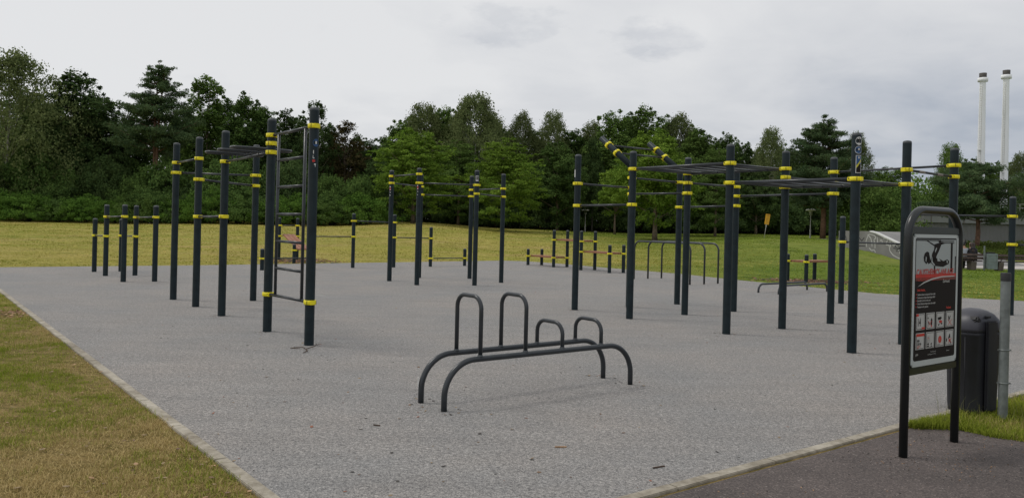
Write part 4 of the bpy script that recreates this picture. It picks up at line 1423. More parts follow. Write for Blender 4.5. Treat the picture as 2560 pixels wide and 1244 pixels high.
# eight pictogram tiles
tiles = []
for r_, v0 in ((0, 0.250), (1, 0.092)):
    for c_ in range(4):
        tiles.append((0.045 + c_ * 0.237, v0, 0.203, 0.134))
shapes([rect(u, v, u + w, v + h) for (u, v, w, h) in tiles], 2, M_INK, 'pictogram_tiles')
shapes([rect(u + 0.012, v + 0.006, u + w - 0.012, v + h - 0.006) for (u, v, w, h) in tiles], 3, M_SIGNBLK, 'tile_borders')
shapes([rect(u + 0.020, v + 0.010, u + w - 0.020, v + h - 0.010) for (u, v, w, h) in tiles], 4, M_INK, 'tile_faces')
text('14', 0.075, 0.282, 0.095, M_SIGNBLK, 6, 0.55, 0.001)
reds, blks = [], []
u, v, w, h = tiles[0]; reds += [rect(u, v + h - 0.022, u + 0.055, v + h - 0.002), rect(u + w - 0.075, v + 0.004, u + w, v + 0.022)]


def cross(u, v, s):
    k = 0.012
    return [[(u - s, v - s * 0.45), (u - s + k, v - s * 0.45), (u + s, v + s * 0.45), (u + s - k, v + s * 0.45)],
            [(u + s, v - s * 0.45), (u + s - k, v - s * 0.45), (u - s, v + s * 0.45), (u - s + k, v + s * 0.45)]]


u, v, w, h = tiles[1]
blks += [[(u + .11, v + .03), (u + .14, v + .03), (u + .145, v + .075), (u + .125, v + .092), (u + .105, v + .075)], rect(u + .03, v + .085, u + .05, v + .097), [(u + .04, v + .06), (u + .055, v + .062), (u + .075, v + .035), (u + .06, v + .032)]]
reds += cross(u + .085, v + .045, .05) + [rect(u + .11, v + .016, u + .135, v + .032)]
u, v, w, h = tiles[2]
blks += [[(u + .035, v + .088), (u + .12, v + .094), (u + .135, v + .080), (u + .11, v + .070), (u + .05, v + .066)], rect(u + .05, v + .020, u + .075, v + .034), rect(u + .12, v + .028, u + .15, v + .042), [(u + .08, v + .03), (u + .09, v + .03), (u + .12, v + .05), (u + .11, v + .05)]]
reds += [[(u + .06, v + .060), (u + .11, v + .066), (u + .155, v + .052), (u + .12, v + .040), (u + .08, v + .042)]]
u, v, w, h = tiles[3]
blks += [[(u + .05, v + .095), (u + .065, v + .095), (u + .085, v + .075), (u + .105, v + .095), (u + .118, v + .092), (u + .095, v + .062), (u + .08, v + .05), (u + .068, v + .066)]]
reds += cross(u + .10, v + .038, .055)
u, v, w, h = tiles[4]
reds += [rect(u + .008, v + h - .028, u + w - .008, v + h - .006)]
text('08.00-', u + .03, v + .062, .027, M_SIGNBLK, 6, .62, .0008); text('22.00 Uhr', u + .03, v + .036, .027, M_SIGNBLK, 6, .60, .0008)
text('Mo. bis Sonntag', u + .03, v + .023, .011, M_SIGNRED, 6, .75, .0006); text('erlaubt', u + .03, v + .012, .011, M_SIGNRED, 6, .8, .0006)
u, v, w, h = tiles[5]
text('Im Notfall', u + .03, v + .092, .010, M_SIGNBLK, 6, .8); text('112 anrufen', u + .03, v + .080, .010, M_SIGNRED, 6, .7, .0005)
text('110  112', u + .03, v + .062, .018, M_SIGNBLK, 6, .6); text('Rettung rufen', u + .03, v + .050, .010, M_SIGNBLK, 6, .7)
blks += [rect(u + .03, v + .030, u + .075, v + .042), [(u + .11, v + .028), (u + .14, v + .028), (u + .145, v + .044), (u + .12, v + .040)], rect(u + .03, v + .013, u + .075, v + .024), [(u + .11, v + .012), (u + .15, v + .012), (u + .13, v + .026)]]
u, v, w, h = tiles[6]
reds += [[(u + .10 + .042 * math.cos(a), v + .062 + .030 * math.sin(a)) for a in [i * math.pi / 8 for i in range(16)]]]
text('1', u + .088, v + .050, .030, M_INK, 7, .6, .001); text('Sammelpunkt', u + .035, v + .016, .011, M_SIGNBLK, 6, .75, .0004)
u, v, w, h = tiles[7]
blks += [[(u + .10, v + .098), (u + .115, v + .098), (u + .125, v + .065), (u + .095, v + .062), (u + .06, v + .055), (u + .08, v + .075)], rect(u + .02, v + .035, u + .04, v + .062), rect(u + .12, v + .015, u + .14, v + .035)]
reds += cross(u + .115, v + .040, .05) + [[(u + .08, v + .045), (u + .12, v + .058), (u + .13, v + .035), (u + .10, v + .028)]]
shapes(blks, 5, M_SIGNBLK)
shapes(reds, 6, M_SIGNRED)
text('grün', 0.05, 0.045, 0.026, M_INK, 4, 0.8, 0.0005)
text('Stadt Dortmund', 0.40, 0.056, 0.015, M_INK, 4, 0.9); text('Grünflächenamt, Tel. 50-0', 0.33, 0.036, 0.015, M_INK, 4, 0.85)
text('Spielplatz 1', 0.79, 0.048, 0.014, M_INK, 4, 0.8)
PRINT.build('artwork', PMATS, board)
# four small bolts on the panel
for x in (bx0 + 0.022, bx1 - 0.022):
    for z in (bz0 + 0.012, bz1 - 0.012):
        mb = MB(); mb.box((x, -0.0195, z), (0.012, 0.003, 0.012), 0, M=Matrix.Rotation(0.78, 3, 'Y')); mb.build('bolt', M_GALV, sg)

# ------------------------------------------------------------------ litter bin and its post
bc = Vector((4.235, 7.02, 0)); pp = Vector((4.35, 6.76, 0))
toward = math.atan2(pp.y - bc.y, pp.x - bc.x)
bn = empty('litter_bin', bc, toward, 'black plastic litter bin with domed lid behind the notice board', 'litter bin')


def dsec(r, z, flat_x, n=30, back=None):
    """D-shaped section: round to the left, flat towards +x"""
    pts = []
    for k in range(n):
        a = 2 * math.pi * k / n
        x = r * math.cos(a); y = r * math.sin(a)
        pts.append((min(x, flat_x), y, z))
    return pts


def loft(secs, mi=0, capb=True, capt=True):
    mb = MB(); n = len(secs[0]); vs = [p for s_ in secs for p in s_]; fs = []
    for i in range(len(secs) - 1):
        for k in range(n):
            k2 = (k + 1) % n
            fs.append((i * n + k, i * n + k2, (i + 1) * n + k2, (i + 1) * n + k))
    if capb: fs.append(list(range(n))[::-1])
    if capt: fs.append([(len(secs) - 1) * n + k for k in range(n)])
    mb.add(vs, fs, mi, True)
    return mb


fx = 0.145
mb = loft([dsec(0.190, 0.0, fx), dsec(0.195, 0.04, fx), dsec(0.215, 0.70, fx + 0.005), dsec(0.222, 0.705, fx + 0.006), dsec(0.222, 0.735, fx + 0.006)])
for k in range(16):      # shallow vertical ribs on the body
    a = math.radians(70 + k * 14.5)
    mb.tube([(0.1925 * math.cos(a), 0.1925 * math.sin(a), 0.05), (0.2125 * math.cos(a), 0.2125 * math.sin(a), 0.69)], 0.004, 6)
mb.build('body', M_BIN, bn)
secs = []
for z, r in ((0.737, 0.228), (0.762, 0.230), (0.80, 0.222), (0.85, 0.198), (0.89, 0.160), (0.92, 0.105), (0.935, 0.05), (0.938, 0.004)):
    secs.append([(x + 0.00, y, zz) for x, y, zz in dsec(r, z, fx + 0.01 - (0.0 if z < 0.8 else (z - 0.8) * 0.3))])
loft(secs).build('lid', M_LID, bn)
mb = MB(); mb.bevbox((0.105, -0.135, 0.845), (0.08, 0.07, 0.055), 0.012, M=Matrix.Rotation(-0.6, 3, 'X'))
mb.build('opening', M_BLACK, bn)
mb = MB(); mb.bevbox((fx + 0.024, 0, 0.44), (0.03, 0.14, 0.80), 0.012); mb.bevbox((fx - 0.01, -0.02, 0.872), (0.05, 0.05, 0.02), 0.004)
mb.build('back_bracket', M_BIN, bn)
mb = MB(); mb.bevbox((-0.10, -0.215, 0.752), (0.14, 0.014, 0.02), 0.003)
mb.build('hinge', M_BLACK, bn)

pl = empty('steel_post', pp, 0, 'short galvanised steel post with black cap beside the litter bin', 'post')
mb = MB(); mb.lathe([(0.0385, -0.02), (0.0385, 1.215)], 24)
mb.build('pole', M_GALV, pl)
mb = MB(); mb.lathe([(0.0405, 1.205), (0.0405, 1.272), (0.037, 1.278), (0.0, 1.279)], 24)
mb.build('cap', M_BLACK, pl)
for z in (0.60, 0.31):
    mb = MB(); mb.lathe([(0.0395, z - 0.007), (0.0405, z - 0.007), (0.0405, z + 0.007), (0.0395, z + 0.007)], 24)
    mb.box((0.044, -0.012, z), (0.018, 0.012, 0.012)); mb.box((-0.046, 0.0, z), (0.02, 0.01, 0.012))
    mb.build('band', M_GALV, pl)


# ------------------------------------------------------------------ leaf clouds, trees
def cloud_mesh(name, P, nrm, length, width, updir=None):
    """many small leaf-sized faces: P centres, nrm normals"""
    n = len(P)
    t = R2.normal(0, 1, (n, 3)) if updir is None else updir + R2.normal(0, 0.25, (n, 3))
    nrm = nrm / np.linalg.norm(nrm, axis=1, keepdims=True)
    t = t - nrm * (t * nrm).sum(1, keepdims=True)
    t /= np.maximum(np.linalg.norm(t, axis=1, keepdims=True), 1e-6)
    b = np.cross(nrm, t)
    l = length[:, None] / 2; w = width[:, None] / 2
    v = np.stack([P - t * l, P + b * w - t * l * 0.1, P + t * l, P - b * w - t * l * 0.1], 1)
    me = bpy.data.meshes.new(name)
    me.vertices.add(n * 4); me.vertices.foreach_set('co', v.reshape(-1).astype(np.float32))
    me.loops.add(n * 4); me.loops.foreach_set('vertex_index', np.arange(n * 4, dtype=np.int32))
    me.polygons.add(n); me.polygons.foreach_set('loop_start', np.arange(0, n * 4, 4, dtype=np.int32))
    me.update(calc_edges=True)
    return me


def lump(az, h, seed):
    return 1 + 0.16 * np.sin(az * 2 + seed) + 0.13 * np.sin(az * 3 + h * 7 + seed * 2.1) + 0.10 * np.sin(az * 5 - h * 11 + seed * 0.7)


def leaves_from_clusters(C, cr, per, size, flatz=1.0, outward=0.7, up=0.5, centre=None, asp=0.62):
    K = len(C)
    idx = np.repeat(np.arange(K), per)
    q = R2.normal(0, 1, (len(idx), 3))
    q /= np.linalg.norm(q, axis=1, keepdims=True)
    q *= (R2.uniform(0, 1, (len(idx), 1)) ** 0.45) * cr[idx][:, None]
    q[:, 2] *= flatz
    P = C[idx] + q
    cen = centre if centre is not None else C.mean(0)
    out = P - cen; out /= np.maximum(np.linalg.norm(out, axis=1, keepdims=True), 1e-6)
    nr = R2.normal(0, 1, P.shape) * 0.7 + out * outward
    nr[:, 2] += up
    s = R2.uniform(0.65, 1.3, len(P)) * size
    return P, nr, s, s * asp


def limb_paths(mb, trunk_top, H, targets, r0, crook=0.3):
    """tapered trunk with limbs reaching towards crown clusters"""
    pts = []; rs = []
    n = 7
    for i in range(n + 1):
        t = i / n
        pts.append((trunk_top[0] * t + crook * 0.12 * math.sin(t * 5), trunk_top[1] * t + crook * 0.1 * math.cos(t * 4) - crook * 0.1, trunk_top[2] * t))
        rs.append(r0 * (1 - 0.80 * t) * (1.25 if i == 0 else 1))
    mb.tube(pts, rs, 9)
    for (tx, ty, tz) in targets:
        f = min(0.92, max(0.16, (tz / trunk_top[2]) * 0.62))
        bx = trunk_top[0] * f; by = trunk_top[1] * f; bz = trunk_top[2] * f
        mb.tube([(bx, by, bz), (bx + (tx - bx) * 0.35, by + (ty - by) * 0.35, bz + (tz - bz) * 0.42), (tx, ty, tz)],
                [r0 * 0.34 * (1 - 0.6 * f), r0 * 0.2, r0 * 0.05], 6)


TREE = {}


def make_broad(key, H, Wd, base, K, per, size, seed, cr=(0.9, 1.5), flatz=0.8, up=0.5, lobes=11, prof=(0.75, 0.6), r0=0.24, asp=0.62, lead=0.0):
    """crown of several leafy lobes on a tapered limbed trunk"""
    rs = np.random.default_rng(int(seed * 100))
    lt = (np.arange(lobes) + rs.uniform(0.1, 0.9, lobes)) / lobes
    laz = (np.arange(lobes) * 2.4 + rs.uniform(-0.5, 0.5, lobes))
    env = np.sin(np.pi * np.clip(lt * 0.86 + 0.10, 0, 1) ** prof[0]) ** prof[1] * Wd / 2
    lr = Wd * rs.uniform(0.17, 0.27, lobes) * (1 - 0.25 * lt)
    lrad = np.maximum(env - lr * 0.55, 0) * rs.uniform(0.45, 1.0, lobes)
    lh = base + lr * 0.8 + (H - base - lr * 1.9) * lt
    LC = np.stack([lrad * np.cos(laz), lrad * np.sin(laz), lh], 1)
    # leading lobe makes the top, a fat core fills the middle
    LC = np.concatenate([LC, [[rs.normal(0, .3), rs.normal(0, .3), H - Wd * 0.17 - 0.3], [0, 0, base + (H - base) * 0.30], [0, 0, base + (H - base) * 0.60]]])
    lr = np.concatenate([lr, [Wd * (0.15 - 0.04 * lead), Wd * 0.34, Wd * 0.27]])
    el = np.concatenate([np.full(lobes, 1.15), [1.35 + lead, 1.2, 1.3]])
    pw = lr ** 2; pw = pw / pw.sum()
    li = R2.choice(len(LC), K, p=pw)
    q = R2.normal(0, 1, (K, 3)); q /= np.linalg.norm(q, axis=1, keepdims=True)
    q[:, 2] = np.abs(q[:, 2]) * np.where(R2.uniform(0, 1, K) < 0.28, -1, 1)
    q *= (lr[li] * R2.uniform(0.55, 1.02, K))[:, None]
    q[:, 2] *= el[li]
    C = LC[li] + q
    crv = R2.uniform(*cr, K) * 0.8
    C[:, 2] = np.clip(C[:, 2], base + 0.2, H + 0.1)
    # loose sprigs break the outline
    ns = K // 5
    si = R2.choice(len(LC), ns); sp = (LC[si], lr[si] * el[si] ** 0.7); d = R2.normal(0, 1, (ns, 3)); d[:, 2] = np.abs(d[:, 2]) * 1.1; d /= np.linalg.norm(d, axis=1, keepdims=True)
    C = np.concatenate([C, sp[0] + d * sp[1][:, None] * R2.uniform(0.95, 1.22, (ns, 1))])
    crv = np.concatenate([crv, R2.uniform(0.22, 0.42, ns)])
    m = (C[:, 2] > base) & (C[:, 2] < H + 0.5)
    C = C[m]; crv = crv[m]
    P, nr, l, w = leaves_from_clusters(C, crv, per, size, flatz, 0.7, up, np.array([0, 0, base + (H - base) * 0.4]), asp)
    me = cloud_mesh('crown', P, nr, l, w)
    mb = MB()
    pick = R2.choice(len(C), min(24, len(C)), replace=False)
    limb_paths(mb, (0, 0, H * 0.78), H, [tuple(C[i] * np.array([0.85, 0.85, 0.97])) for i in pick], r0)
    TREE[key] = (me, mb.mesh('trunk', [M_BARK]))


def make_birch(key, H, Wd, base, strands, seed, size=0.22):
    K = strands
    t = R2.uniform(0.0, 1, K) ** 0.8
    h = base + (H - base) * t
    az = R2.uniform(0, 2 * np.pi, K)
    rad = np.sin(np.pi * np.clip(t * 0.88 + 0.10, 0, 1) ** 0.72) ** 0.62 * Wd / 2
    rr = rad * (0.25 + 0.75 * R2.uniform(0, 1, K) ** 0.5) * lump(az, t, seed)
    kk = np.floor(az / 0.9) + np.floor(t * 5) * 7; h = h + 0.55 * np.sin(kk * 2.3); rr = rr * (1 + 0.13 * np.sin(kk * 1.7))
    ln = R2.uniform(1.0, 3.0, K) * (0.5 + 0.6 * (1 - t))
    per = 26
    idx = np.repeat(np.arange(K), per)
    u = R2.uniform(0, 1, len(idx))
    P = np.stack([rr[idx] * np.cos(az[idx]), rr[idx] * np.sin(az[idx]), h[idx]], 1)
    P[:, 2] -= u * ln[idx]
    sp = 0.10 + 0.28 * (1 - u)
    P += R2.normal(0, 1, P.shape) * sp[:, None] * np.array([1, 1, 0.6])
    P[:, :2] += (np.stack([np.cos(az[idx]), np.sin(az[idx])], 1)) * (0.35 * np.sin(u * 3.1))[:, None]
    nr = R2.normal(0, 1, P.shape); nr[:, 2] *= 0.5
    s = R2.uniform(0.7, 1.25, len(P)) * size
    me = cloud_mesh('crown', P, nr, s * 1.2, s * 0.6, np.tile(np.array([[0, 0, -1.0]]), (len(P), 1)))
    mb = MB()
    pick = R2.choice(K, 26, replace=False)
    limb_paths(mb, (0.3, 0.1, H * 0.93), H, [(rr[i] * math.cos(az[i]), rr[i] * math.sin(az[i]), h[i]) for i in pick], 0.11)
    TREE[key] = (me, mb.mesh('trunk', [M_BBARK]))


def make_pine(key, H, levels, size, seed, stems=1, r0=0.22, dens=1.0):
    """levels: list of (height, radius, branches); each branch carries flat needle pads"""
    Cs = []; crs = []; mb = MB()
    tops = [(0.35 * k, 0.2 * k, H - 0.9 * k) for k in range(stems)]
    for tp in tops:
        n = 9; pts = []; rs = []
        for i in range(n + 1):
            t = i / n
            pts.append((tp[0] * t * (1 if stems == 1 else 2.2) + 0.18 * math.sin(t * 6 + seed), tp[1] * t + 0.12 * math.cos(t * 5 + seed), tp[2] * t)); rs.append(r0 * (1 - 0.85 * t))
        mb.tube(pts, rs, 9)
    for (h, rad, nb) in levels:
        a0 = rnd.uniform(0, 6.28); h0 = h
        for b in range(nb):
            h = h0 + rnd.uniform(-0.3, 0.3)
            a = a0 + 2 * math.pi * b / nb + rnd.uniform(-0.3, 0.3)
            L_ = rad * rnd.uniform(0.55, 1.15)
            tp = tops[b % stems]
            ox = tp[0] * (h / H) * (1 if stems == 1 else 2.2) + 0.18 * math.sin(h / H * 6 + seed); oy = tp[1] * h / H
            rise = rnd.uniform(-0.10, 0.42) * L_
            path = []
            for q in range(5):
                s_ = q / 4
                path.append((ox + L_ * s_ * math.cos(a), oy + L_ * s_ * math.sin(a), h + rise * s_ + 0.05 * L_ * s_ * s_))
            mb.tube(path, [r0 * 0.26, r0 * 0.2, r0 * 0.14, r0 * 0.08, r0 * 0.04], 5)
            m = max(3, int(L_ * 4.2 * dens))
            for q in range(m):
                s_ = 0.30 + 0.72 * (q + rnd.random()) / m
                side = rnd.uniform(-1, 1) * 0.26 * L_ * (1.15 - 0.6 * s_)
                Cs.append((ox + L_ * s_ * math.cos(a) - side * math.sin(a), oy + L_ * s_ * math.sin(a) + side * math.cos(a), h + rise * s_ + rnd.uniform(-0.12, 0.35)))
                crs.append(rnd.uniform(0.34, 0.66) * (0.7 + 0.1 * rad))
    for k in range(stems * 5):
        tp = tops[k % stems]; Cs.append((tp[0] * (1 if stems == 1 else 2.2) + rnd.gauss(0, .15), tp[1] + rnd.gauss(0, .15), tp[2] - rnd.uniform(-0.4, 0.7))); crs.append(0.3)
    C = np.array(Cs); cr = np.array(crs)
    P, nr, l, w = leaves_from_clusters(C, cr, int(44 * dens), size, 0.5, 0.3, 0.4, None, 0.34)
    me = cloud_mesh('crown', P, nr, l * 1.25, w)
    TREE[key] = (me, mb.mesh('trunk', [M_PBARK]))


def make_shrub(key, H, Wd, K, per, size, seed, flatz=0.75):
    az = R2.uniform(0, 6.283, K); el = np.arccos(R2.uniform(0.0, 1, K))
    f = 0.45 + 0.55 * R2.uniform(0, 1, K) ** 0.4
    lm = lump(az, el, seed)
    C = np.stack([np.cos(az) * np.sin(el) * Wd / 2 * f * lm, np.sin(az) * np.sin(el) * Wd / 2 * f * lm, (0.12 + 0.88 * np.cos(el) * f) * H * (0.86 + 0.14 * lm)], 1)
    cr = R2.uniform(0.45, 0.85, K) * (H / 4.5) ** 0.5
    P, nr, l, w = leaves_from_clusters(C, cr, per, size, flatz, 0.8, 0.35, np.array([0, 0, H * 0.3]))
    P[:, 2] = np.maximum(P[:, 2], 0.03)
    me = cloud_mesh('foliage', P, nr, l, w)
    mb = MB()
    for i in R2.choice(K, 10, replace=False):
        mb.tube([(rnd.gauss(0, .15), rnd.gauss(0, .15), 0), tuple(C[i] * 0.55 + np.array([0, 0, 0.3])), tuple(C[i])], [0.05, 0.03, 0.012], 5)
    TREE[key] = (me, mb.mesh('stem', [M_BARKD]))


make_broad('oak', 19, 12.0, 1.6, 420, 62, 0.34, 1.0, (0.8, 1.4), 0.75, 0.5, 15, (0.72, 0.50), 0.30)
make_broad('ash', 18.5, 9.5, 1.6, 400, 60, 0.32, 2.7, (0.7, 1.2), 0.85, 0.4, 14, (0.80, 0.60), 0.22, 0.62, 0.5)
make_broad('poplar', 20.5, 7.5, 1.6, 360, 60, 0.30, 4.1, (0.6, 1.0), 1.1, 0.3, 14, (0.85, 0.65), 0.20, 0.62, 1.0)
make_broad('sparse', 17.5, 8.0, 3.0, 240, 44, 0.28, 5.3, (0.5, 0.9), 1.0, 0.3, 14, (0.9, 0.6), 0.16, 0.62, 0.6)
make_broad('hornbeam', 12, 13.0, 1.2, 470, 62, 0.25, 6.1, (0.7, 1.2), 0.32, 1.0, 15, (0.60, 0.50), 0.24, 0.6)
make_broad('hornbeam2', 12, 11.5, 1.3, 440, 62, 0.24, 8.6, (0.7, 1.2), 0.34, 1.0, 14, (0.64, 0.50), 0.22, 0.6)
make_broad('lime', 12, 10.0, 1.6, 400, 60, 0.25, 3.3, (0.6, 1.1), 0.6, 0.7, 14, (0.70, 0.6), 0.24)
make_broad('sapling', 7.5, 5.0, 1.8, 110, 50, 0.20, 2.2, (0.4, 0.8), 0.6, 0.7, 9, (0.75, 0.6), 0.11)
make_birch('birch', 19, 9.5, 3.0, 1000, 1.7)
make_birch('birch2', 19, 7.0, 3.0, 760, 5.2)
lv = [(8.2 + 0.66 * i, 4.3 * (1 - (i / 15.8) ** 1.3) + 0.7, 7) for i in range(15)]
make_pine('tall_pine', 18.6, lv, 0.24, 1.0, stems=2, r0=0.26)
lv = [(3.2, 3.0, 7), (4.0, 3.8, 8), (4.8, 4.1, 8), (5.6, 4.0, 9), (6.4, 4.1, 9), (7.2, 3.6, 9), (8.0, 3.3, 8), (8.8, 3.1, 8), (9.6, 2.5, 8), (10.4, 2.0, 7), (11.1, 1.3, 6)]
make_pine('broad_pine', 11.9, lv, 0.22, 2.0, stems=1, r0=0.30, dens=1.25)
lv = [(2.7, 3.0, 6), (3.3, 4.1, 8), (4.0, 4.5, 9), (4.8, 4.4, 9), (5.6, 4.1, 9), (6.3, 3.4, 8), (7.0, 2.4, 7), (7.6, 1.3, 6)]
make_pine('flat_pine', 7.9, lv, 0.19, 3.0, stems=1, r0=0.24, dens=1.25)
make_shrub('shrub', 5.0, 8.5, 210, 70, 0.22, 1.1)
make_shrub('shrub2', 4.6, 7.5, 200, 70, 0.21, 3.9)
make_shrub('hedge', 3.2, 7.5, 190, 70, 0.17, 6.4, 0.5)


def plant(name, key, x, y, h, label, cat, leaf, w=1.0, group=None, rz=None, bark=None, sink=0.0, parts=('crown', 'trunk')):
    cm, tm = TREE[key]
    ref = {'oak': 19, 'ash': 18.9, 'poplar': 20.9, 'sparse': 17.9, 'hornbeam': 12, 'hornbeam2': 12, 'lime': 12.2, 'sapling': 7.7, 'birch': 19, 'birch2': 19,
           'tall_pine': 18.8, 'broad_pine': 11.9, 'flat_pine': 7.9, 'shrub': 5.2, 'shrub2': 4.8, 'hedge': 3.4}[key]
    z = ground_z(x, y) - 0.03 - sink
    root = empty(name, (x, y, z), rnd.uniform(0, 6.28) if rz is None else rz, label, cat, group)
    s = h / ref
    root.scale = (s * w, s * w, s)
    c = link_mesh(parts[0], cm, root)
    if not cm.materials: cm.materials.append(leaf)
    c.material_slots[0].link = 'OBJECT'; c.material_slots[0].material = leaf
    t = link_mesh(parts[1], tm, root)
    if bark:
        t.material_slots[0].link = 'OBJECT'; t.material_slots[0].material = bark
    return root


def top_h(x, y, ytop):
    """height a plant at x, y needs for its top to show at photo row ytop"""
    u = x / y * 1923
    v = (ytop - 560 - 0.024 * u)
    return CAM_H - v * y / 1923 - ground_z(x, y)


def bear(px, y):
    return (px - 1280) / 1923 * y


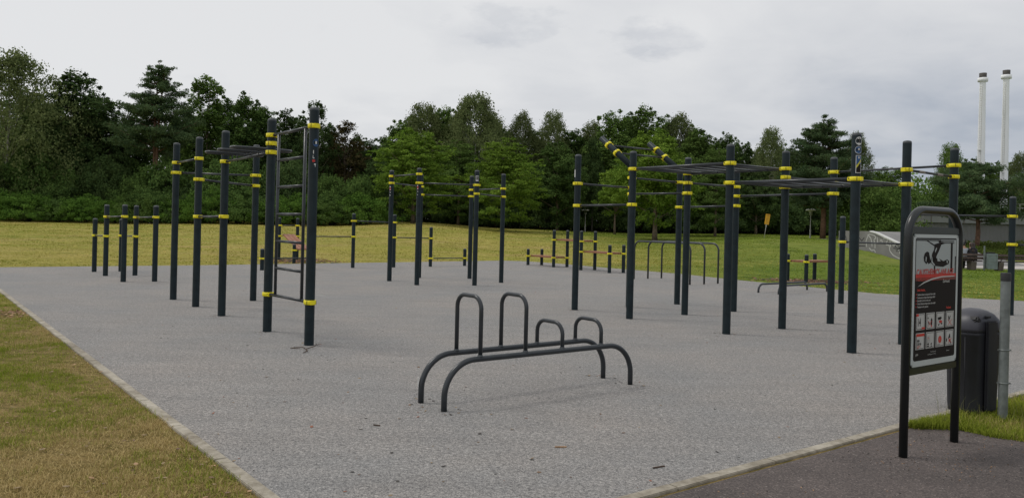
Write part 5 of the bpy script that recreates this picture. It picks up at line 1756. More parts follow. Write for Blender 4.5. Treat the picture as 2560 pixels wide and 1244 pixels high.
GB = 'trees of the wood behind the lawn'
back = [  # px, top row, distance, kind, leaf, width factor, label, category
    (8, 128, 84, 'birch', L_BIRCH, 1.25, 'pale weeping birch at the far left edge', 'birch'),
    (100, 235, 92, 'ash', L_DEEP, 1.0, 'dark tree between the leftmost birch and the round dark crown', 'tree'),
    (172, 178, 90, 'oak', L_DARK, 0.95, 'round crowned dark tree right of the leftmost birch', 'tree'),
    (262, 252, 93, 'oak', L_DARK, 0.75, 'dark tree just left of the tall pine, lower than its left neighbour', 'tree'),
    (385, 152, 84, 'tall_pine', L_PINE, 1.0, 'tall layered pine with two reddish stems on the left skyline', 'pine'),
    (440, 300, 95, 'ash', L_DEEP, 0.9, 'dark tree behind the right side of the tall pine', 'tree'),
    (512, 183, 92, 'poplar', L_MID, 1.05, 'slender green tree rising right of the tall pine', 'tree'),
    (600, 228, 92, 'ash', L_DEEP, 0.9, 'pointed dark green tree above the row of four tall posts', 'tree'),
    (655, 262, 95, 'poplar', L_DEEP, 1.0, 'narrow dark tree behind the two nearest ladder posts', 'tree'),
    (712, 268, 92, 'ash', L_DARK, 0.8, 'dark tree seen through the gap above the wall ladder', 'tree'),
    (782, 250, 90, 'sparse', L_DARK, 0.85, 'thin crowned tree topping the tallest ladder post', 'tree'),
    (858, 300, 93, 'sparse', L_BROWN, 1.05, 'brownish thin tree left of the dip in the skyline', 'tree'),
    (925, 345, 95, 'ash', L_DARK, 0.9, 'low dark tree in the dip of the skyline', 'tree'),
    (992, 300, 94, 'ash', L_MID, 0.95, 'green tree right of the dip in the skyline', 'tree'),
    (1055, 262, 96, 'birch2', L_BIRCH, 1.1, 'birch left of the wide weeping birch', 'birch'),
    (1112, 268, 98, 'oak', L_MID, 0.7, 'green crown between the two middle birches', 'tree'),
    (1182, 240, 94, 'birch', L_BIRCH, 1.15, 'wide weeping birch highest on the middle skyline', 'birch'),
    (1238, 320, 98, 'ash', L_DEEP, 0.9, 'darker tree right of the wide weeping birch', 'tree'),
    (1300, 283, 98, 'birch2', L_BIRCH, 0.8, 'small topped birch, first of two right of the skyline peak', 'birch'),
    (1378, 282, 98, 'birch2', L_BIRCH, 0.85, 'second small birch left of the first tall right post', 'birch'),
    (1440, 318, 98, 'ash', L_DEEP, 0.95, 'dark tree behind the leftmost post of the overhead ladder station', 'tree'),
    (1525, 272, 94, 'ash', L_MID, 0.95, 'tall green tree above the first tilted post', 'tree'),
    (1600, 266, 95, 'oak', L_MID, 0.72, 'tall green tree above the second tilted post', 'tree'),
    (1692, 288, 98, 'birch2', L_BIRCH, 0.95, 'thin birch top right of the tilted posts', 'birch'),
    (1748, 318, 94, 'lime', L_MID, 0.85, 'rounded green tree between the tilted posts and the upper ladder', 'tree'),
    (1812, 328, 96, 'ash', L_DEEP, 0.7, 'dark tree behind the near end of the upper ladder', 'tree'),
    (1866, 352, 96, 'ash', L_DARK, 0.75, 'dark low tree left of the slim birch on the right', 'tree'),
    (1922, 322, 92, 'birch2', L_BIRCH, 0.85, 'slim birch left of the broad pine', 'birch'),
    (1972, 362, 96, 'ash', L_DARK, 0.8, 'dark tree behind the left side of the broad pine', 'tree'),
    (2138, 335, 92, 'birch2', L_BIRCH, 0.8, 'weeping birch right of the broad pine behind the stickered post', 'birch'),
    (2215, 412, 86, 'lime', L_MID, 0.95, 'low green tree left of the tall post behind the notice board', 'tree'),
    (2372, 362, 103, 'birch2', L_MID, 0.95, 'loose topped green tree behind the rightmost tall post', 'tree'),
    (2440, 388, 110, 'lime', L_MID, 0.85, 'green tree between the rightmost tall post and the first chimney', 'tree'),
    (2492, 398, 112, 'lime', L_MID, 0.9, 'green tree between the two chimneys', 'tree'),
    (2545, 385, 108, 'birch2', L_BIRCH, 0.9, 'birch at the right edge in front of the second chimney', 'birch'),
    (2610, 395, 108, 'lime', L_MID, 0.95, 'green tree cut by the right edge of the photo', 'tree'),
    (58, 214, 95, 'ash', L_DEEP, 1.0, 'dark tree half hidden behind the right side of the leftmost birch', 'tree'),
    (225, 228, 97, 'oak', L_DARK, 0.8, 'dark tree on the falling skyline between the round crown and the tall pine', 'tree'),
    (322, 276, 97, 'ash', L_DEEP, 0.95, 'dark tree in the gap immediately left of the tall pine', 'tree'),
    (466, 262, 97, 'ash', L_MID, 0.9, 'green tree in the gap immediately right of the tall pine', 'tree'),
    (560, 242, 97, 'poplar', L_DEEP, 1.0, 'dark tree in the skyline above the third tall left post', 'tree'),
    (632, 256, 98, 'ash', L_DEEP, 0.9, 'dark tree in the skyline just left of the ladder posts', 'tree'),
    (745, 286, 97, 'ash', L_DEEP, 0.9, 'dark tree immediately left of the tallest ladder post', 'tree'),
    (822, 304, 97, 'ash', L_DARK, 0.85, 'dark tree immediately right of the tallest ladder post', 'tree'),
    (892, 336, 98, 'oak', L_DARK, 0.7, 'dark rounded tree where the skyline starts to dip', 'tree'),
    (960, 335, 98, 'ash', L_DEEP, 0.9, 'dark tree where the skyline climbs again after the dip', 'tree'),
    (1025, 284, 99, 'ash', L_MID, 0.95, 'green tree on the skyline above the left of the hexagonal station', 'tree'),
    (1085, 274, 99, 'ash', L_DEEP, 0.95, 'dark green tree on the skyline above the middle of the hexagonal station', 'tree'),
    (1150, 262, 99, 'oak', L_MID, 0.65, 'green tree half hidden behind the wide weeping birch', 'tree'),
    (1222, 288, 100, 'birch2', L_BIRCH, 1.1, 'drooping birch on the right shoulder of the wide weeping birch', 'birch'),
    (1270, 322, 100, 'ash', L_DEEP, 0.9, 'dark tree left of the two small skyline birches', 'tree'),
    (1340, 322, 100, 'ash', L_MID, 0.95, 'green tree between the two small skyline birches', 'tree'),
    (1412, 322, 100, 'ash', L_DEEP, 0.95, 'dark tree right of the two small skyline birches', 'tree'),
    (1478, 308, 99, 'birch2', L_BIRCH, 1.0, 'birch on the skyline left of the tilted posts', 'birch'),
    (1562, 280, 99, 'ash', L_DEEP, 1.0, 'dark green tree on the skyline between the two tilted posts', 'tree'),
    (1650, 286, 99, 'ash', L_MID, 0.95, 'green tree on the skyline right of the second tilted post', 'tree'),
    (1724, 310, 100, 'ash', L_MID, 0.95, 'green tree on the skyline above the near half of the upper ladder', 'tree'),
    (1782, 344, 100, 'ash', L_DEEP, 0.95, 'dark tree just left of the post at the middle of the ladders', 'tree'),
    (1838, 350, 100, 'oak', L_DEEP, 0.6, 'dark tree just right of the post at the middle of the ladders', 'tree'),
    (1896, 366, 100, 'ash', L_DEEP, 0.95, 'dark low tree half behind the slim birch', 'tree'),
    (1948, 356, 99, 'ash', L_MID, 0.85, 'green tree behind the far post of the upper ladder', 'tree'),
    (2015, 388, 98, 'ash', L_DEEP, 1.0, 'dark tree half hidden by the left of the broad pine', 'tree'),
    (2095, 378, 98, 'ash', L_DEEP, 1.0, 'dark tree half hidden by the right of the broad pine', 'tree'),
    (2180, 425, 94, 'lime', L_DEEP, 1.0, 'dark green tree low on the skyline right of the stickered post', 'tree'),
    (2400, 400, 112, 'lime', L_DEEP, 0.9, 'dark green tree just right of the rightmost tall post', 'tree'),
]
for px, yt, Y, kind, leaf, w, label, cat in back:
    X = bear(px, Y)
    if label is None: continue
    nm = {'birch': 'birch_tree', 'pine': 'pine_tree', 'tree': 'tree'}[cat]
    plant(nm, kind, X, Y, top_h(X, Y, yt), label, cat, leaf, w * (1.18 if px < 2300 and kind != 'tall_pine' else 1.0), GB, bark=None if cat != 'tree' else M_BARK)

GF = 'single trees standing on the lawn before the wood'
front = [
    (1032, 322, 80, 'hornbeam', L_BRIGHT, 1.05, 'wide bright green tree behind the left of the hexagonal station', 'hornbeam'),
    (1255, 345, 78, 'hornbeam2', L_BRIGHT, 1.05, 'wide bright green tree behind the right of the hexagonal station', 'hornbeam'),
    (1145, 350, 88, 'hornbeam2', L_MID, 0.9, 'green tree between the two wide bright trees', 'tree'),
    (940, 400, 86, 'hornbeam', L_DARK, 0.75, 'dark spreading tree left of the wide bright trees', 'tree'),
    (1392, 350, 88, 'lime', L_DEEP, 0.95, 'dark rounded tree behind the second bright tree', 'tree'),
    (1480, 345, 90, 'oak', L_DARK, 0.55, 'dark tree behind the lamp and first tall right post', 'tree'),
    (1537, 408, 82, 'sapling', L_BRIGHT, 1.1, 'slim bright sapling with a straight grey trunk', 'tree'),
    (1637, 318, 72, 'lime', L_BRIGHT, 1.12, 'light green tree with thick brown trunk behind the tilted posts', 'tree'),
    (1700, 380, 82, 'lime', L_MID, 0.85, 'green tree with dark trunk just right of the light green tree', 'tree'),
    (1788, 362, 80, 'hornbeam2', L_MID, 0.75, 'layered green tree under the upper ladder', 'tree'),
    (1890, 410, 86, 'lime', L_DARK, 0.95, 'dark tree behind the orange notice', 'tree'),
    (2175, 455, 70, 'shrub', L_MID, 1.0, 'low bushy tree behind the skate ramp', 'tree'),
    (2320, 468, 104, 'shrub', L_MID, 0.75, 'low rounded tree seen above the notice board frame', 'tree'),
]
for px, yt, Y, kind, leaf, w, label, cat in front:
    X = bear(px, Y)
    plant({'hornbeam': 'hornbeam_tree', 'tree': 'tree'}[cat], kind, X, Y, top_h(X, Y, yt), label, cat, leaf, w, GF, bark=M_BARK if kind in ('lime', 'sapling', 'hornbeam', 'hornbeam2') else M_BARKD)
X = bear(2055, 70)
plant('pine_tree', 'broad_pine', X, 70, top_h(X, 70, 297), 'broad dark pine with leaning brown trunk beside the street lamp', 'pine', L_PINE, 1.0, None, 1.0)
X = bear(2440, 57)
plant('pine_tree', 'flat_pine', X, 57, top_h(X, 57, 415), 'wide flat crowned pine in front of the grey building', 'pine', L_PINE, 1.0, None, 2.0)

GS = 'bushes along the foot of the wood'
k = 0
side_words = ['beside the left edge', 'left of the low three post stations', 'above the leftmost low posts', 'above the second low station', 'left of the four tall left posts',
              'behind the leftmost tall post', 'behind the second tall post', 'behind the posts with the hand loops', 'behind the wall ladder', 'right of the wall ladder', 'right of the nearest ladder post', 'left of the hexagonal station']
for i in range(12):
    px = 5 + i * 82 + rnd.uniform(-14, 14); Y = 83 + rnd.uniform(-2, 2); X = bear(px, Y)
    yt = [395, 372, 410, 400, 425, 398, 405, 385, 410, 400, 430, 440][i] + rnd.uniform(-8, 8)
    plant('bush', 'shrub' if i % 2 else 'shrub2', X, Y, top_h(X, Y, yt), 'tall dark bush of the upper row ' + side_words[i], 'bush', L_DEEP if i % 3 else L_DARK, 0.66, GS, parts=('foliage', 'stem'))
for i in range(13):
    px = -10 + i * 76 + rnd.uniform(-8, 8); Y = 78 + rnd.uniform(-0.7, 0.7); X = bear(px, Y)
    yt = 478 + rnd.uniform(-14, 14)
    plant('bush', 'hedge', X, Y, top_h(X, Y, yt), 'low green bush at the lawn edge ' + (side_words + ['under the dark spreading tree'])[i], 'bush', L_HEDGE if i % 3 != 2 else L_DEEP, 0.95, GS, parts=('foliage', 'stem'))
words2 = ['left of the hexagonal station', 'under the first wide bright tree', 'right of the first bright trunk', 'between the two wide bright trees', 'under the second wide bright tree', 'left of the lamp among the trees', 'behind the lamp among the trees',
          'behind the grey sapling trunk', 'behind the light green tree', 'right of the dark trunk', 'behind the middle overhead ladder posts', 'behind the orange notice', 'left of the street lamp', 'behind the broad pine trunk',
          'left of the skate ramp', 'behind the skate ramp', 'behind the notice board']
for i in range(17):
    px = 960 + i * 80 + rnd.uniform(-15, 15); Y = 93 + rnd.uniform(-2, 2)
    X = bear(px, Y)
    yt = 470 + rnd.uniform(-12, 12)
    plant('bush', 'hedge' if i % 2 else 'shrub2', X, Y, top_h(X, Y, yt), 'dark understorey bush ' + words2[i], 'bush', L_DARK if i % 3 else L_DEEP, 0.85 if i % 2 else 0.72, GS, parts=('foliage', 'stem'))


def far_wood():
    N = 110000
    px = R2.uniform(-260, 2262, N); Y = R2.uniform(99, 112, N)
    X = (px - 1280) / 1923 * Y
    row = np.interp(px, [-260, 0, 300, 450, 700, 860, 960, 1150, 1300, 1450, 1600, 1780, 2000, 2140, 2262], [240, 238, 300, 290, 300, 360, 362, 305, 330, 340, 312, 366, 390, 430, 456])
    top = 1.6 + (560 + 0.024 * (px - 1280) - row) / 1923 * Y + 0.9 * np.sin(X * 0.9) * np.sin(X * 0.37 + 1) - 0.8
    z = 0.6 + R2.uniform(0, 1, N) ** 0.95 * (top - 0.6)
    low = R2.uniform(0, 1, N) < 0.32
    z = np.where(low, R2.uniform(0.9, 4.0, N), z)
    P = np.stack([X, Y, z], 1)
    nr = R2.normal(0, 1, P.shape); nr[:, 1] -= 0.5
    s = R2.uniform(0.35, 0.62, N)
    me = cloud_mesh('far_wood', P, nr, s, s * 0.7)
    me.materials.append(L_DARK)
    o = link_mesh('far_wood', me)
    tag(o, 'dense dark depth of the wood behind the nearer trees', kind='stuff')
    N = 16000
    X = R2.uniform(82, 180, N); Y = R2.uniform(165, 185, N)
    top = 13 + 2.5 * np.sin(X * 0.16) + 1.5 * np.sin(X * 0.4) - np.where(X < 86, 2, 0)
    P = np.stack([X, Y, R2.uniform(0, 1, N) * top], 1)
    s = R2.uniform(0.6, 1.1, N)
    me = cloud_mesh('far_wood', P, R2.normal(0, 1, P.shape), s, s * 0.7)
    me.materials.append(L_MID)
    o = link_mesh('far_wood', me)
    tag(o, 'distant tree line beyond the grey building', kind='stuff')


far_wood()

# rough green bank with weeds in front of the building
def bank():
    N = 30000
    px = R2.uniform(2290, 2760, N); Y = R2.uniform(51, 61, N)
    X = (px - 1280) / 1923 * Y
    gz = np.array([ground_z(a, b) for a, b in zip(X, Y)])
    hh = 0.32 + 0.22 * vnoise(X, Y, 0.7, 4)
    P = np.stack([X, Y, gz + R2.uniform(0, 1, N) ** 1.4 * hh], 1)
    nr = R2.normal(0, 1, P.shape)
    s = R2.uniform(0.07, 0.17, N)
    me = cloud_mesh('ground_cover', P, nr, s * 1.3, s * 0.6)
    me.materials.append(leaf_mat('weed_leaves', (0.045, 0.075, 0.016), (0.13, 0.16, 0.04), 0.3))
    o = link_mesh('ground_cover', me)
    tag(o, 'weedy green plants covering the bank before the grey building', kind='stuff')


bank()

# ------------------------------------------------------------------ grey building
bd = empty('building', (42.9, 80, 0), 0, 'low grey flat roofed building with ribbed cladding at the right', 'building')
mb = MB(); mb.box((24, 9.2, 1.3), (48, 18, 3.0)); mb.build('wall', M_CLAD, bd, (0, 0, 0))
mb = MB(); mb.box((24.0, 9.1, 3.35), (48.3, 18.4, 1.05)); mb.build('upper_wall', M_PANEL, bd)
mb = MB(); mb.box((24.0, 9.1, 3.95), (48.7, 18.8, 0.14)); mb.build('roof_edge', M_PANEL, bd)
for i in range(7):
    mb = MB(); mb.box((0.6 + i * 3.4 + 0.02, -0.135, 3.3), (0.05, 0.03, 0.9)); mb.build('panel_joint', M_CONCD, bd)
mb = MB(); mb.box((5.2, -0.01, 0.9), (4.0, 0.3, 0.10)); mb.build('canopy', M_COPING, bd)
rl = MB()
for i in range(20):
    rl.box((9.0 + i * 1.0, 0.2, 4.5), (0.05, 0.05, 0.95))
for z in (4.55, 4.95):
    rl.box((18.5, 0.2, z), (19.2, 0.04, 0.05))
rl.build('railing', M_LPOLE, bd)
fn = empty('fence', (48.5, 72, 0.3), 0, 'dark mesh fence before the grey building at the right edge', 'fence')
for i in range(8):
    mb = MB(); mb.box((i * 2.4, 0, 1.2), (0.08, 0.08, 2.6)); mb.build('fence_post', M_LPOLE, fn)
mb = MB()
for z in (0.15, 1.2, 2.4): mb.box((8.4, 0, z), (16.8, 0.04, 0.06))
for i in range(112): mb.box((0.15 * i, 0.0, 1.28), (0.014, 0.014, 2.2))
mb.build('fence_mesh', M_CONC, fn)

# ------------------------------------------------------------------ chimneys
for i, (x, y, h, lab) in enumerate(((60.75, 100, 22.65, 'left and slightly shorter of the two white chimneys'), (63.8, 100, 23.1, 'right and slightly taller of the two white chimneys'))):
    ch = empty('chimney', (x, y, 0), 0, lab, 'chimney', 'white industrial chimneys behind the trees')
    mb = MB(); mb.lathe([(0.48, 0), (0.46, 8), (0.42, 15), (0.36, 20), (0.35, h - 0.4)], 24); mb.build('shaft', M_CHIM, ch)
    mb = MB(); mb.lathe([(0.35, h - 1.15), (0.60, h - 1.1), (0.60, h - 0.62), (0.35, h - 0.60)], 24); mb.build('platform', M_CHIM, ch)
    mb = MB(); mb.lathe([(0.43, h - 0.60), (0.44, h), (0.28, h), (0.28, h - 0.4)], 20); mb.build('flue', M_CHIMD, ch)
    mb = MB()
    for dx in (-0.12, 0.12): mb.box((dx - 0.40, -0.36, h / 2 - 0.7), (0.035, 0.035, h - 2))
    zz = 1.0
    while zz < h - 1.7:
        mb.box((-0.40, -0.36, zz), (0.24, 0.03, 0.03)); zz += 0.3
    for zz in (12.6 if i == 0 else 9.8, 5.0): mb.box((-0.48, -0.38, zz), (0.42, 0.34, 0.06))
    mb.build('ladder', M_COPING, ch)

# ------------------------------------------------------------------ skate ramp
rp = empty('skate_ramp', (20.4, 47.6, 0), 0, 'grey concrete skate ramp with white graffiti and pale sloping edge', 'skate ramp')
ra = Vector((20.40, 48.0)); rb = Vector((23.35, 39.5))         # side wall runs towards the viewer
rd = (rb - ra); RL = rd.length; rd.normalize(); rn = Vector((rd.y, -rd.x))
if rn.x > 0: rn = -rn
TOPS = [(0.0, 1.69), (2.55, 1.69), (3.0, 1.60), (4.6, 1.05), (6.3, 0.52), (8.0, 0.20), (RL, 0.06)]


def rw(s_, z, o=0.0):
    p = ra + rd * s_ + rn * o
    return Vector((p.x - 20.4, p.y - 47.6, z))


mb = MB(); n = len(TOPS); vs = []
for s_, z in TOPS:
    vs += [rw(s_, -0.6), rw(s_, z), rw(s_, z, -4.5), rw(s_, -0.6, -4.5)]
fs = []
for i in range(n - 1):
    for k_ in range(4):
        a = i * 4 + k_; b = i * 4 + (k_ + 1) % 4
        fs.append((a, b, b + 4, a + 4))
fs += [(0, 1, 2, 3)[::-1], tuple((n - 1) * 4 + q for q in range(4))]
RAMP = MB(); RAMP.add(vs, fs)
mb = MB(); vs = []
for s_, z in TOPS[1:]:
    vs += [rw(s_, z - 0.05, 0.05), rw(s_, z + 0.03, 0.05), rw(s_, z + 0.03, -0.22), rw(s_, z - 0.05, -0.22)]
fs = []
for i in range(len(TOPS) - 2):
    for k_ in range(4):
        a = i * 4 + k_; b = i * 4 + (k_ + 1) % 4; fs.append((a, b, b + 4, a + 4))
mb.add(vs, fs); mb.build('coping', M_COPING, rp)
mb = MB(); mb.tube(fillet([rw(3.0, 1.5, -3), rw(3.0, 1.95, -3), rw(5.2, 1.95, -3), rw(5.2, 1.0, -3)], 0.15, 5), 0.04, 8); mb.build('handrail', M_LPOLE, rp)


def ribbon(pts, w, mat, name='graffiti'):
    mb = MB()
    for i in range(len(pts) - 1):
        (s0, z0), (s1, z1) = pts[i], pts[i + 1]
        L_ = math.hypot(s1 - s0, z1 - z0) or 1e-3
        nx, nz = -(z1 - z0) / L_ * w / 2, (s1 - s0) / L_ * w / 2
        mb.add([rw(s0 + nx, z0 + nz, 0.006), rw(s1 + nx, z1 + nz, 0.006), rw(s1 - nx, z1 - nz, 0.006), rw(s0 - nx, z0 - nz, 0.006)], [(0, 1, 2, 3)])
    return mb


strokes = [[(2.3, 0.75), (2.25, 1.1), (2.4, 1.45), (2.6, 1.3), (2.7, 1.05), (2.72, 0.8)], [(2.35, 1.45), (2.55, 1.52), (2.9, 1.45), (3.0, 1.3), (2.85, 1.2), (2.95, 0.9), (2.95, 0.7)],
           [(3.1, 1.35), (3.15, 1.0), (3.5, 1.0), (3.45, 1.2), (3.3, 1.15)], [(3.55, 1.3), (3.9, 1.28), (3.75, 0.95), (4.0, 0.9)], [(2.5, 0.7), (2.7, 0.55), (2.9, 0.6), (3.0, 0.45)],
           [(4.0, 0.9), (4.05, 0.6), (4.3, 0.35), (4.7, 0.2), (5.0, 0.15)], [(4.2, 1.1), (4.3, 0.9), (4.5, 0.95), (4.6, 0.8)], [(4.5, 0.6), (4.7, 0.65), (4.8, 0.45)], [(4.05, 1.2), (4.1, 0.8)], [(5.0, 0.75), (5.2, 0.5), (5.4, 0.6)]]
for s_ in strokes:
    r_ = ribbon(s_, 0.06, None); RAMP.add(r_.v, r_.f, 1)
for s_ in ([(4.2, 1.05), (4.6, 1.0), (4.4, 0.85), (4.8, 0.8), (4.5, 0.6), (5.1, 0.6)], [(4.3, 0.75), (5.3, 0.7)], [(1.7, 1.3), (1.9, 1.1), (2.1, 1.3)], [(1.7, 0.8), (2.2, 0.8)], [(0.4, 1.35), (0.6, 1.35), (0.65, 1.1), (0.5, 1.05)]):
    r_ = ribbon(s_, 0.05, None); RAMP.add(r_.v, r_.f, 2)
r_ = ribbon([(1.35, 1.2), (1.6, 1.22)], 0.09, None); RAMP.add(r_.v, r_.f, 1); r_ = ribbon([(1.4, 0.95), (1.6, 1.0)], 0.05, None); RAMP.add(r_.v, r_.f, 3)
RAMP.build('ramp_body', [M_CONC, M_GRAFW, M_GRAFB, M_GRAFO], rp)

# ------------------------------------------------------------------ lamps and orange notice
def lamp(x, y, h, label):
    l = empty('street_lamp', (x, y, ground_z(x, y) - 0.02), 0, label, 'street lamp', 'park lamps')
    mb = MB(); mb.lathe([(0.075, 0), (0.07, 0.8), (0.045, 0.85), (0.04, h - 0.62)], 12); mb.build('pole', M_LPOLE, l)
    mb = MB(); mb.lathe([(0.04, h - 0.62), (0.13, h - 0.58), (0.15, h - 0.30), (0.22, h - 0.16), (0.22, h - 0.14)], 16); mb.build('diffuser', M_LGLASS, l)
    mb = MB(); mb.lathe([(0.20, h - 0.17), (0.45, h - 0.16), (0.46, h - 0.13), (0.36, h - 0.05), (0.18, h + 0.02), (0.0, h + 0.04)], 20); mb.build('lamp_shade', M_LAMP, l)


X = bear(2026, 72); lamp(X, 72, 2.75, 'white hatted street lamp left of the broad pine trunk')
X = bear(1463, 90); lamp(X, 90, 2.65, 'thin street lamp seen between trees left of the sapling')
X = bear(1911, 60)
nb = empty('notice_sign', (X, 60, ground_z(X, 60) - 0.02), 0, 'small orange notice on a leaning thin pole in the grass', 'sign')
nb.rotation_euler = (0, math.radians(7.5), 0)
mb = MB(); mb.tube([(0, 0, 0), (0, 0, 1.12)], 0.022, 8); mb.build('pole', M_LPOLE, nb)
mb = MB(); mb.bevbox((0, 0, 1.02), (0.10, 0.05, 0.22), 0.01); mb.build('bracket', M_LPOLE, nb)
mb = MB(); mb.bevbox((0.02, 0, 1.52), (0.33, 0.10, 0.82), 0.015)
for z in (1.86, 1.79): mb.box((0.02, -0.052, z), (0.27, 0.003, 0.028), 1)
for z in (1.66, 1.56, 1.46, 1.36, 1.27): mb.box((0.01 + 0.01 * math.sin(z * 40), -0.052, z), (0.20, 0.003, 0.018), 1)
mb.build('panel', [M_WARN, M_WARNINK], nb)


# ------------------------------------------------------------------ park benches, bin, people
def park_bench(x, y, rz, L_, label):
    b = empty('park_bench', (x, y, 0), rz, label, 'bench', 'dark slatted benches with concrete legs')
    for sx in (-1, 1):
        mb = MB(); poly = [(-0.20, 0.0), (0.20, 0.0), (0.25, 0.38), (-0.25, 0.38)]
        c = MB(); vs = [(sx * L_ * 0.32 - 0.11 * q, px_, pz_) for q in (1, -1) for px_, pz_ in poly]
        c.add(vs, [(0, 1, 2, 3)[::-1], (4, 5, 6, 7), (0, 1, 5, 4), (1, 2, 6, 5), (2, 3, 7, 6), (3, 0, 4, 7)])
        c.build('leg', M_CONCD, b)
        mb = MB(); mb.tube([(sx * L_ * 0.32, -0.14, 0.36), (sx * L_ * 0.32, -0.25, 0.55), (sx * L_ * 0.32, -0.32, 0.74)], 0.022, 6); mb.build('back_support', M_SLAT, b)
    for yy in (-0.12, 0.02, 0.16):
        mb = MB(); mb.bevbox((0, yy, 0.415), (L_, 0.12, 0.045), 0.008); mb.build('seat_slat', M_SLAT, b)
    for yy, zz in ((-0.235, 0.55), (-0.30, 0.70)):
        mb = MB(); mb.bevbox((0, yy, zz), (L_, 0.035, 0.115), 0.008, M=Matrix.Rotation(-0.4, 3, 'X')); mb.build('back_slat', M_SLAT, b)
    return b


BA = 0.0
park_bench(20.75, 35.9, -0.10, 2.2, 'dark slatted bench on which the two people sit')
park_bench(23.28, 35.5, -0.10, 2.3, 'empty dark slatted bench at the right edge')
mbx = empty('metal_bin', (22.06, 35.4, 0), -0.1, 'small grey metal waste box on a pole between the benches', 'waste bin')
mb = MB(); mb.lathe([(0.035, 0), (0.035, 1.12)], 12, (-0.28, 0, 0)); mb.build('pole', M_GALV, mbx)
mb = MB(); mb.bevbox((0.02, 0, 0.42), (0.44, 0.34, 0.72), 0.02); mb.build('body', M_MBOX, mbx)
mb = MB(); mb.bevbox((0.02, -0.175, 0.68), (0.36, 0.012, 0.02), 0.002); mb.bevbox((0.02, -0.175, 0.40), (0.36, 0.012, 0.02), 0.002); mb.bevbox((0.16, -0.175, 0.42), (0.02, 0.012, 0.6), 0.002)
mb.build('trim', M_GALV, mbx)
mb = MB(); mb.bevbox((-0.02, 0.0, 0.81), (0.30, 0.26, 0.06), 0.01); mb.build('lid', M_BLACK, mbx)


def skin_obj(name, nodes, edges, mat, parent, root=0, sub=2):
    me = bpy.data.meshes.new(name)
    me.from_pydata([n_[0] for n_ in nodes], edges, [])
    me.materials.append(mat)
    o = link_mesh(name, me, parent)
    sk = o.modifiers.new('skin', 'SKIN'); sk.use_smooth_shade = True
    sv = me.skin_vertices[0].data
    for i, n_ in enumerate(nodes):
        r = n_[1]
        sv[i].radius = r if isinstance(r, tuple) else (r, r)
    sv[root].use_root = True
    ss = o.modifiers.new('sub', 'SUBSURF'); ss.levels = sub; ss.render_levels = sub
    return o


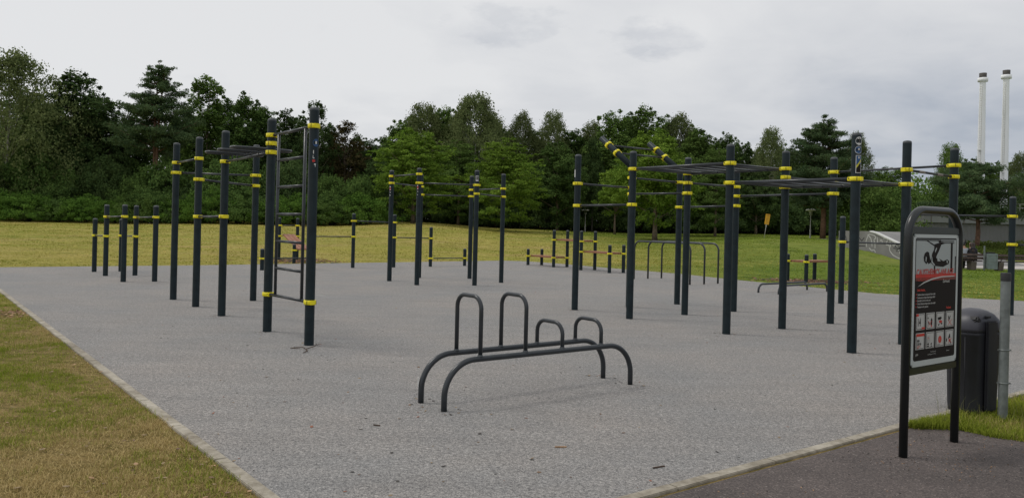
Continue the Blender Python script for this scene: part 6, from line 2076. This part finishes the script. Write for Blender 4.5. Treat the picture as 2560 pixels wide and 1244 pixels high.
def seated(name, x, y, rz, turn, woman, label):
    """person seated on a bench, looking along +y, head turned by `turn`"""
    p = empty('person', (x, y, 0), rz, label, 'person')
    st_, ct = math.sin(turn), math.cos(turn)

    def hd(dx, dy, dz):                       # head-local to person-local
        return (dx * ct - dy * st_, 0.05 + dx * st_ + dy * ct, 1.12 + dz)
    sh = 0.175 if woman else 0.20
    nodes = [((0, 0.0, 0.50), (0.15, 0.11)), ((0, -0.02, 0.66), (0.125, 0.095)), ((0, -0.01, 0.82), (0.145, 0.10)), ((0, 0.0, 0.94), (0.10, 0.075)), ((0, 0.02, 1.01), 0.055), (hd(0, 0, -0.04), 0.070),
             (hd(0, 0.0, 0.04), (0.078, 0.092)), (hd(0, -0.005, 0.10), (0.055, 0.065)), (hd(0, 0.085, -0.035), 0.022), (hd(0, 0.103, 0.005), 0.016), (hd(0.078, 0, 0.0), 0.020), (hd(-0.078, 0, 0.0), 0.020)]
    edges = [(0, 1), (1, 2), (2, 3), (3, 4), (4, 5), (5, 6), (6, 7), (5, 8), (6, 9), (6, 10), (6, 11)]
    cl = [((0, 0.0, 0.48), (0.175, 0.135)), ((0, -0.02, 0.64), (0.158, 0.125)), ((0, -0.01, 0.80), (0.180, 0.125)), ((0, 0.0, 0.92), (0.140, 0.095)), ((0, 0.01, 0.985), (0.085, 0.075))]
    ce = [(0, 1), (1, 2), (2, 3), (3, 4)]
    tr = [((0, 0.0, 0.50), (0.16, 0.12))]; te = []
    for s_ in (-1, 1):
        b = len(nodes)
        nodes += [((s_ * sh, 0.0, 0.90), 0.052), ((s_ * (sh + 0.05), 0.02, 0.66), 0.040), ((s_ * 0.12, 0.26, 0.56), 0.028), ((s_ * 0.10, 0.33, 0.55), (0.036, 0.018))]
        edges += [(3, b), (b, b + 1), (b + 1, b + 2), (b + 2, b + 3)]
        for f_, (fx_, ln) in enumerate(((-0.028, 0.062), (-0.010, 0.074), (0.009, 0.070), (0.027, 0.055))):
            q = len(nodes)
            nodes += [((s_ * 0.10 + fx_, 0.365, 0.548), 0.009), ((s_ * 0.10 + fx_, 0.365 + ln * 0.5, 0.540), 0.008), ((s_ * 0.10 + fx_, 0.365 + ln * 0.8, 0.520), 0.0075)]
            edges += [(b + 3, q), (q, q + 1), (q + 1, q + 2)]
        q = len(nodes)
        nodes += [((s_ * 0.10 - s_ * 0.040, 0.335, 0.545), 0.010), ((s_ * 0.10 - s_ * 0.058, 0.36, 0.535), 0.009)]
        edges += [(b + 3, q), (q, q + 1)]
        c0 = len(cl)
        cl += [((s_ * sh, 0.0, 0.90), 0.066), ((s_ * (sh + 0.05), 0.02, 0.66), 0.054), ((s_ * 0.13, 0.22, 0.57), 0.042)]
        ce += [(3, c0), (c0, c0 + 1), (c0 + 1, c0 + 2)]
        l0 = len(nodes)
        nodes += [((s_ * 0.09, 0.02, 0.48), 0.085), ((s_ * 0.11, 0.42, 0.50), 0.056), ((s_ * 0.11, 0.44, 0.10), 0.034), ((s_ * 0.11, 0.56, 0.035), (0.035, 0.028))]
        edges += [(0, l0), (l0, l0 + 1), (l0 + 1, l0 + 2), (l0 + 2, l0 + 3)]
        t0 = len(tr)
        tr += [((s_ * 0.09, 0.04, 0.50), 0.098), ((s_ * 0.11, 0.42, 0.51), 0.072), ((s_ * 0.11, 0.44, 0.14), 0.052)]
        te += [(0, t0), (t0, t0 + 1), (t0 + 1, t0 + 2)]
        tr += [((s_ * 0.11, 0.44, 0.05), 0.045), ((s_ * 0.11, 0.58, 0.035), (0.042, 0.034))]
        te += [(t0 + 2, t0 + 3), (t0 + 3, t0 + 4)]
    skin_obj('body', nodes, edges, M_SKIN, p)
    skin_obj('jacket' if woman else 'shirt', cl, ce, M_JACKET if woman else M_SHIRT, p)
    skin_obj('trousers', tr, te, M_JEANS if not woman else M_BLACK, p)
    if woman:
        hn = [(hd(0, -0.01, 0.105), (0.105, 0.110)), (hd(0, -0.050, 0.01), (0.125, 0.105)), (hd(0, -0.07, -0.10), (0.125, 0.080)), ((0.0, -0.10, 0.88), (0.085, 0.04)), ((0.0, -0.115, 0.76), (0.06, 0.03))]
        skin_obj('hair', hn, [(0, 1), (1, 2), (2, 3), (3, 4)], M_HAIRN, p)
        skin_obj('hood', [((-0.11, -0.06, 0.965), 0.045), ((0.0, -0.105, 0.95), 0.06), ((0.11, -0.06, 0.965), 0.045)], [(0, 1), (1, 2)], M_JACKET, p, 1)
    else:
        hn = [(hd(0, 0.035, 0.125), (0.080, 0.070)), (hd(0, -0.035, 0.095), (0.105, 0.095)), (hd(0, -0.065, 0.01), (0.100, 0.070)), (hd(0, -0.055, -0.05), (0.070, 0.045))]
        skin_obj('hair', hn, [(0, 1), (1, 2), (2, 3)], M_HAIRB, p, 1)
    # eyes, brows and mouth
    mb = MB()
    for s_ in (-1, 1):
        c = hd(s_ * 0.032, 0.083, 0.03); mb.box(c, (0.018, 0.012, 0.008), 0, rz=turn)
        c = hd(s_ * 0.032, 0.086, 0.048); mb.box(c, (0.026, 0.010, 0.006), 0, rz=turn)
    mb.box(hd(0, 0.098, -0.045), (0.036, 0.010, 0.008), 1, rz=turn)
    mb.build('face', [M_HAIRB, M_SIGNRED], p)
    p.scale = (1.04, 1.04, 1.03)
    return p


seated('person', 21.15, 35.98, -0.15, -1.15, False, 'person with short black hair and pale grey shirt seated on the bench looking right')
seated('person', 21.51, 35.93, -0.05, 0.25, True, 'person with long dark hair and dark hooded jacket seated beside the metal bin')

# ------------------------------------------------------------------ small things on the ground
tw = empty('twig', (-2.52, 9.42, 0.006), 0, 'forked dark twig lying before the nearest ladder post', 'twig')
mb = MB()
mb.tube([(-0.13, 0.10, 0.006), (-0.05, 0.13, 0.010), (0.0, 0.06, 0.008), (0.03, 0.0, 0.006), (0.10, 0.14, 0.02), (0.13, 0.30, 0.03)], [0.004, 0.005, 0.006, 0.006, 0.005, 0.003], 6)
mb.tube([(0.03, 0.0, 0.006), (0.09, -0.14, 0.01), (0.07, -0.26, 0.006)], [0.005, 0.007, 0.004], 6)
mb.tube([(-0.13, 0.10, 0.006), (-0.16, 0.02, 0.012), (-0.04, 0.02, 0.008)], [0.004, 0.005, 0.004], 6)
mb.build('branch', M_TWIG, tw)
for (x, y, L_, a, lab) in ((0.39, 5.55, 0.085, 0.1, 'pale split stick on the rubber in front of the hooped frame'),
                            (1.02, 5.14, 0.10, 0.5, 'thin reddish stick near the right kerb'),
                            (-1.02, 6.02, 0.06, -0.3, 'short dark stick left of the hooped frame feet')):
    mb = MB(); mb.bevbox((0, 0, 0.005), (L_, 0.012, 0.008), 0.002, M=Matrix.Rotation(a, 3, 'Z'))
    o = mb.build('stick', M_STICK if 'pale' in lab else M_TWIG, None, (x, y, 0.0)); tag(o, lab, 'stick', 'sticks lying on the pad')
for (x, y, L_, a, z, lab) in ((2.85, 11.1, 0.075, 0.2, 0.0, 'white paper strip on the pad below the upper ladder'),
                               (-4.0, 16.2, 0.20, 0.0, 0.0, 'white paper strip on the pad before the hexagonal station'),
                               (-1.98, 3.95, 0.07, 0.7, 0.012, 'white paper scrap in the grass at the bottom left')):
    mb = MB(); mb.prism([(-L_ / 2, -0.007), (L_ / 2, -0.012), (L_ / 2 - 0.006, 0.010), (-L_ / 2 + 0.004, 0.008)], 0.002, 0.005, 0, Matrix.Rotation(a, 3, 'Z'))
    o = mb.build('paper_scrap', M_PAPER, None, (x, y, z)); tag(o, lab, 'paper scrap', 'white paper scraps')
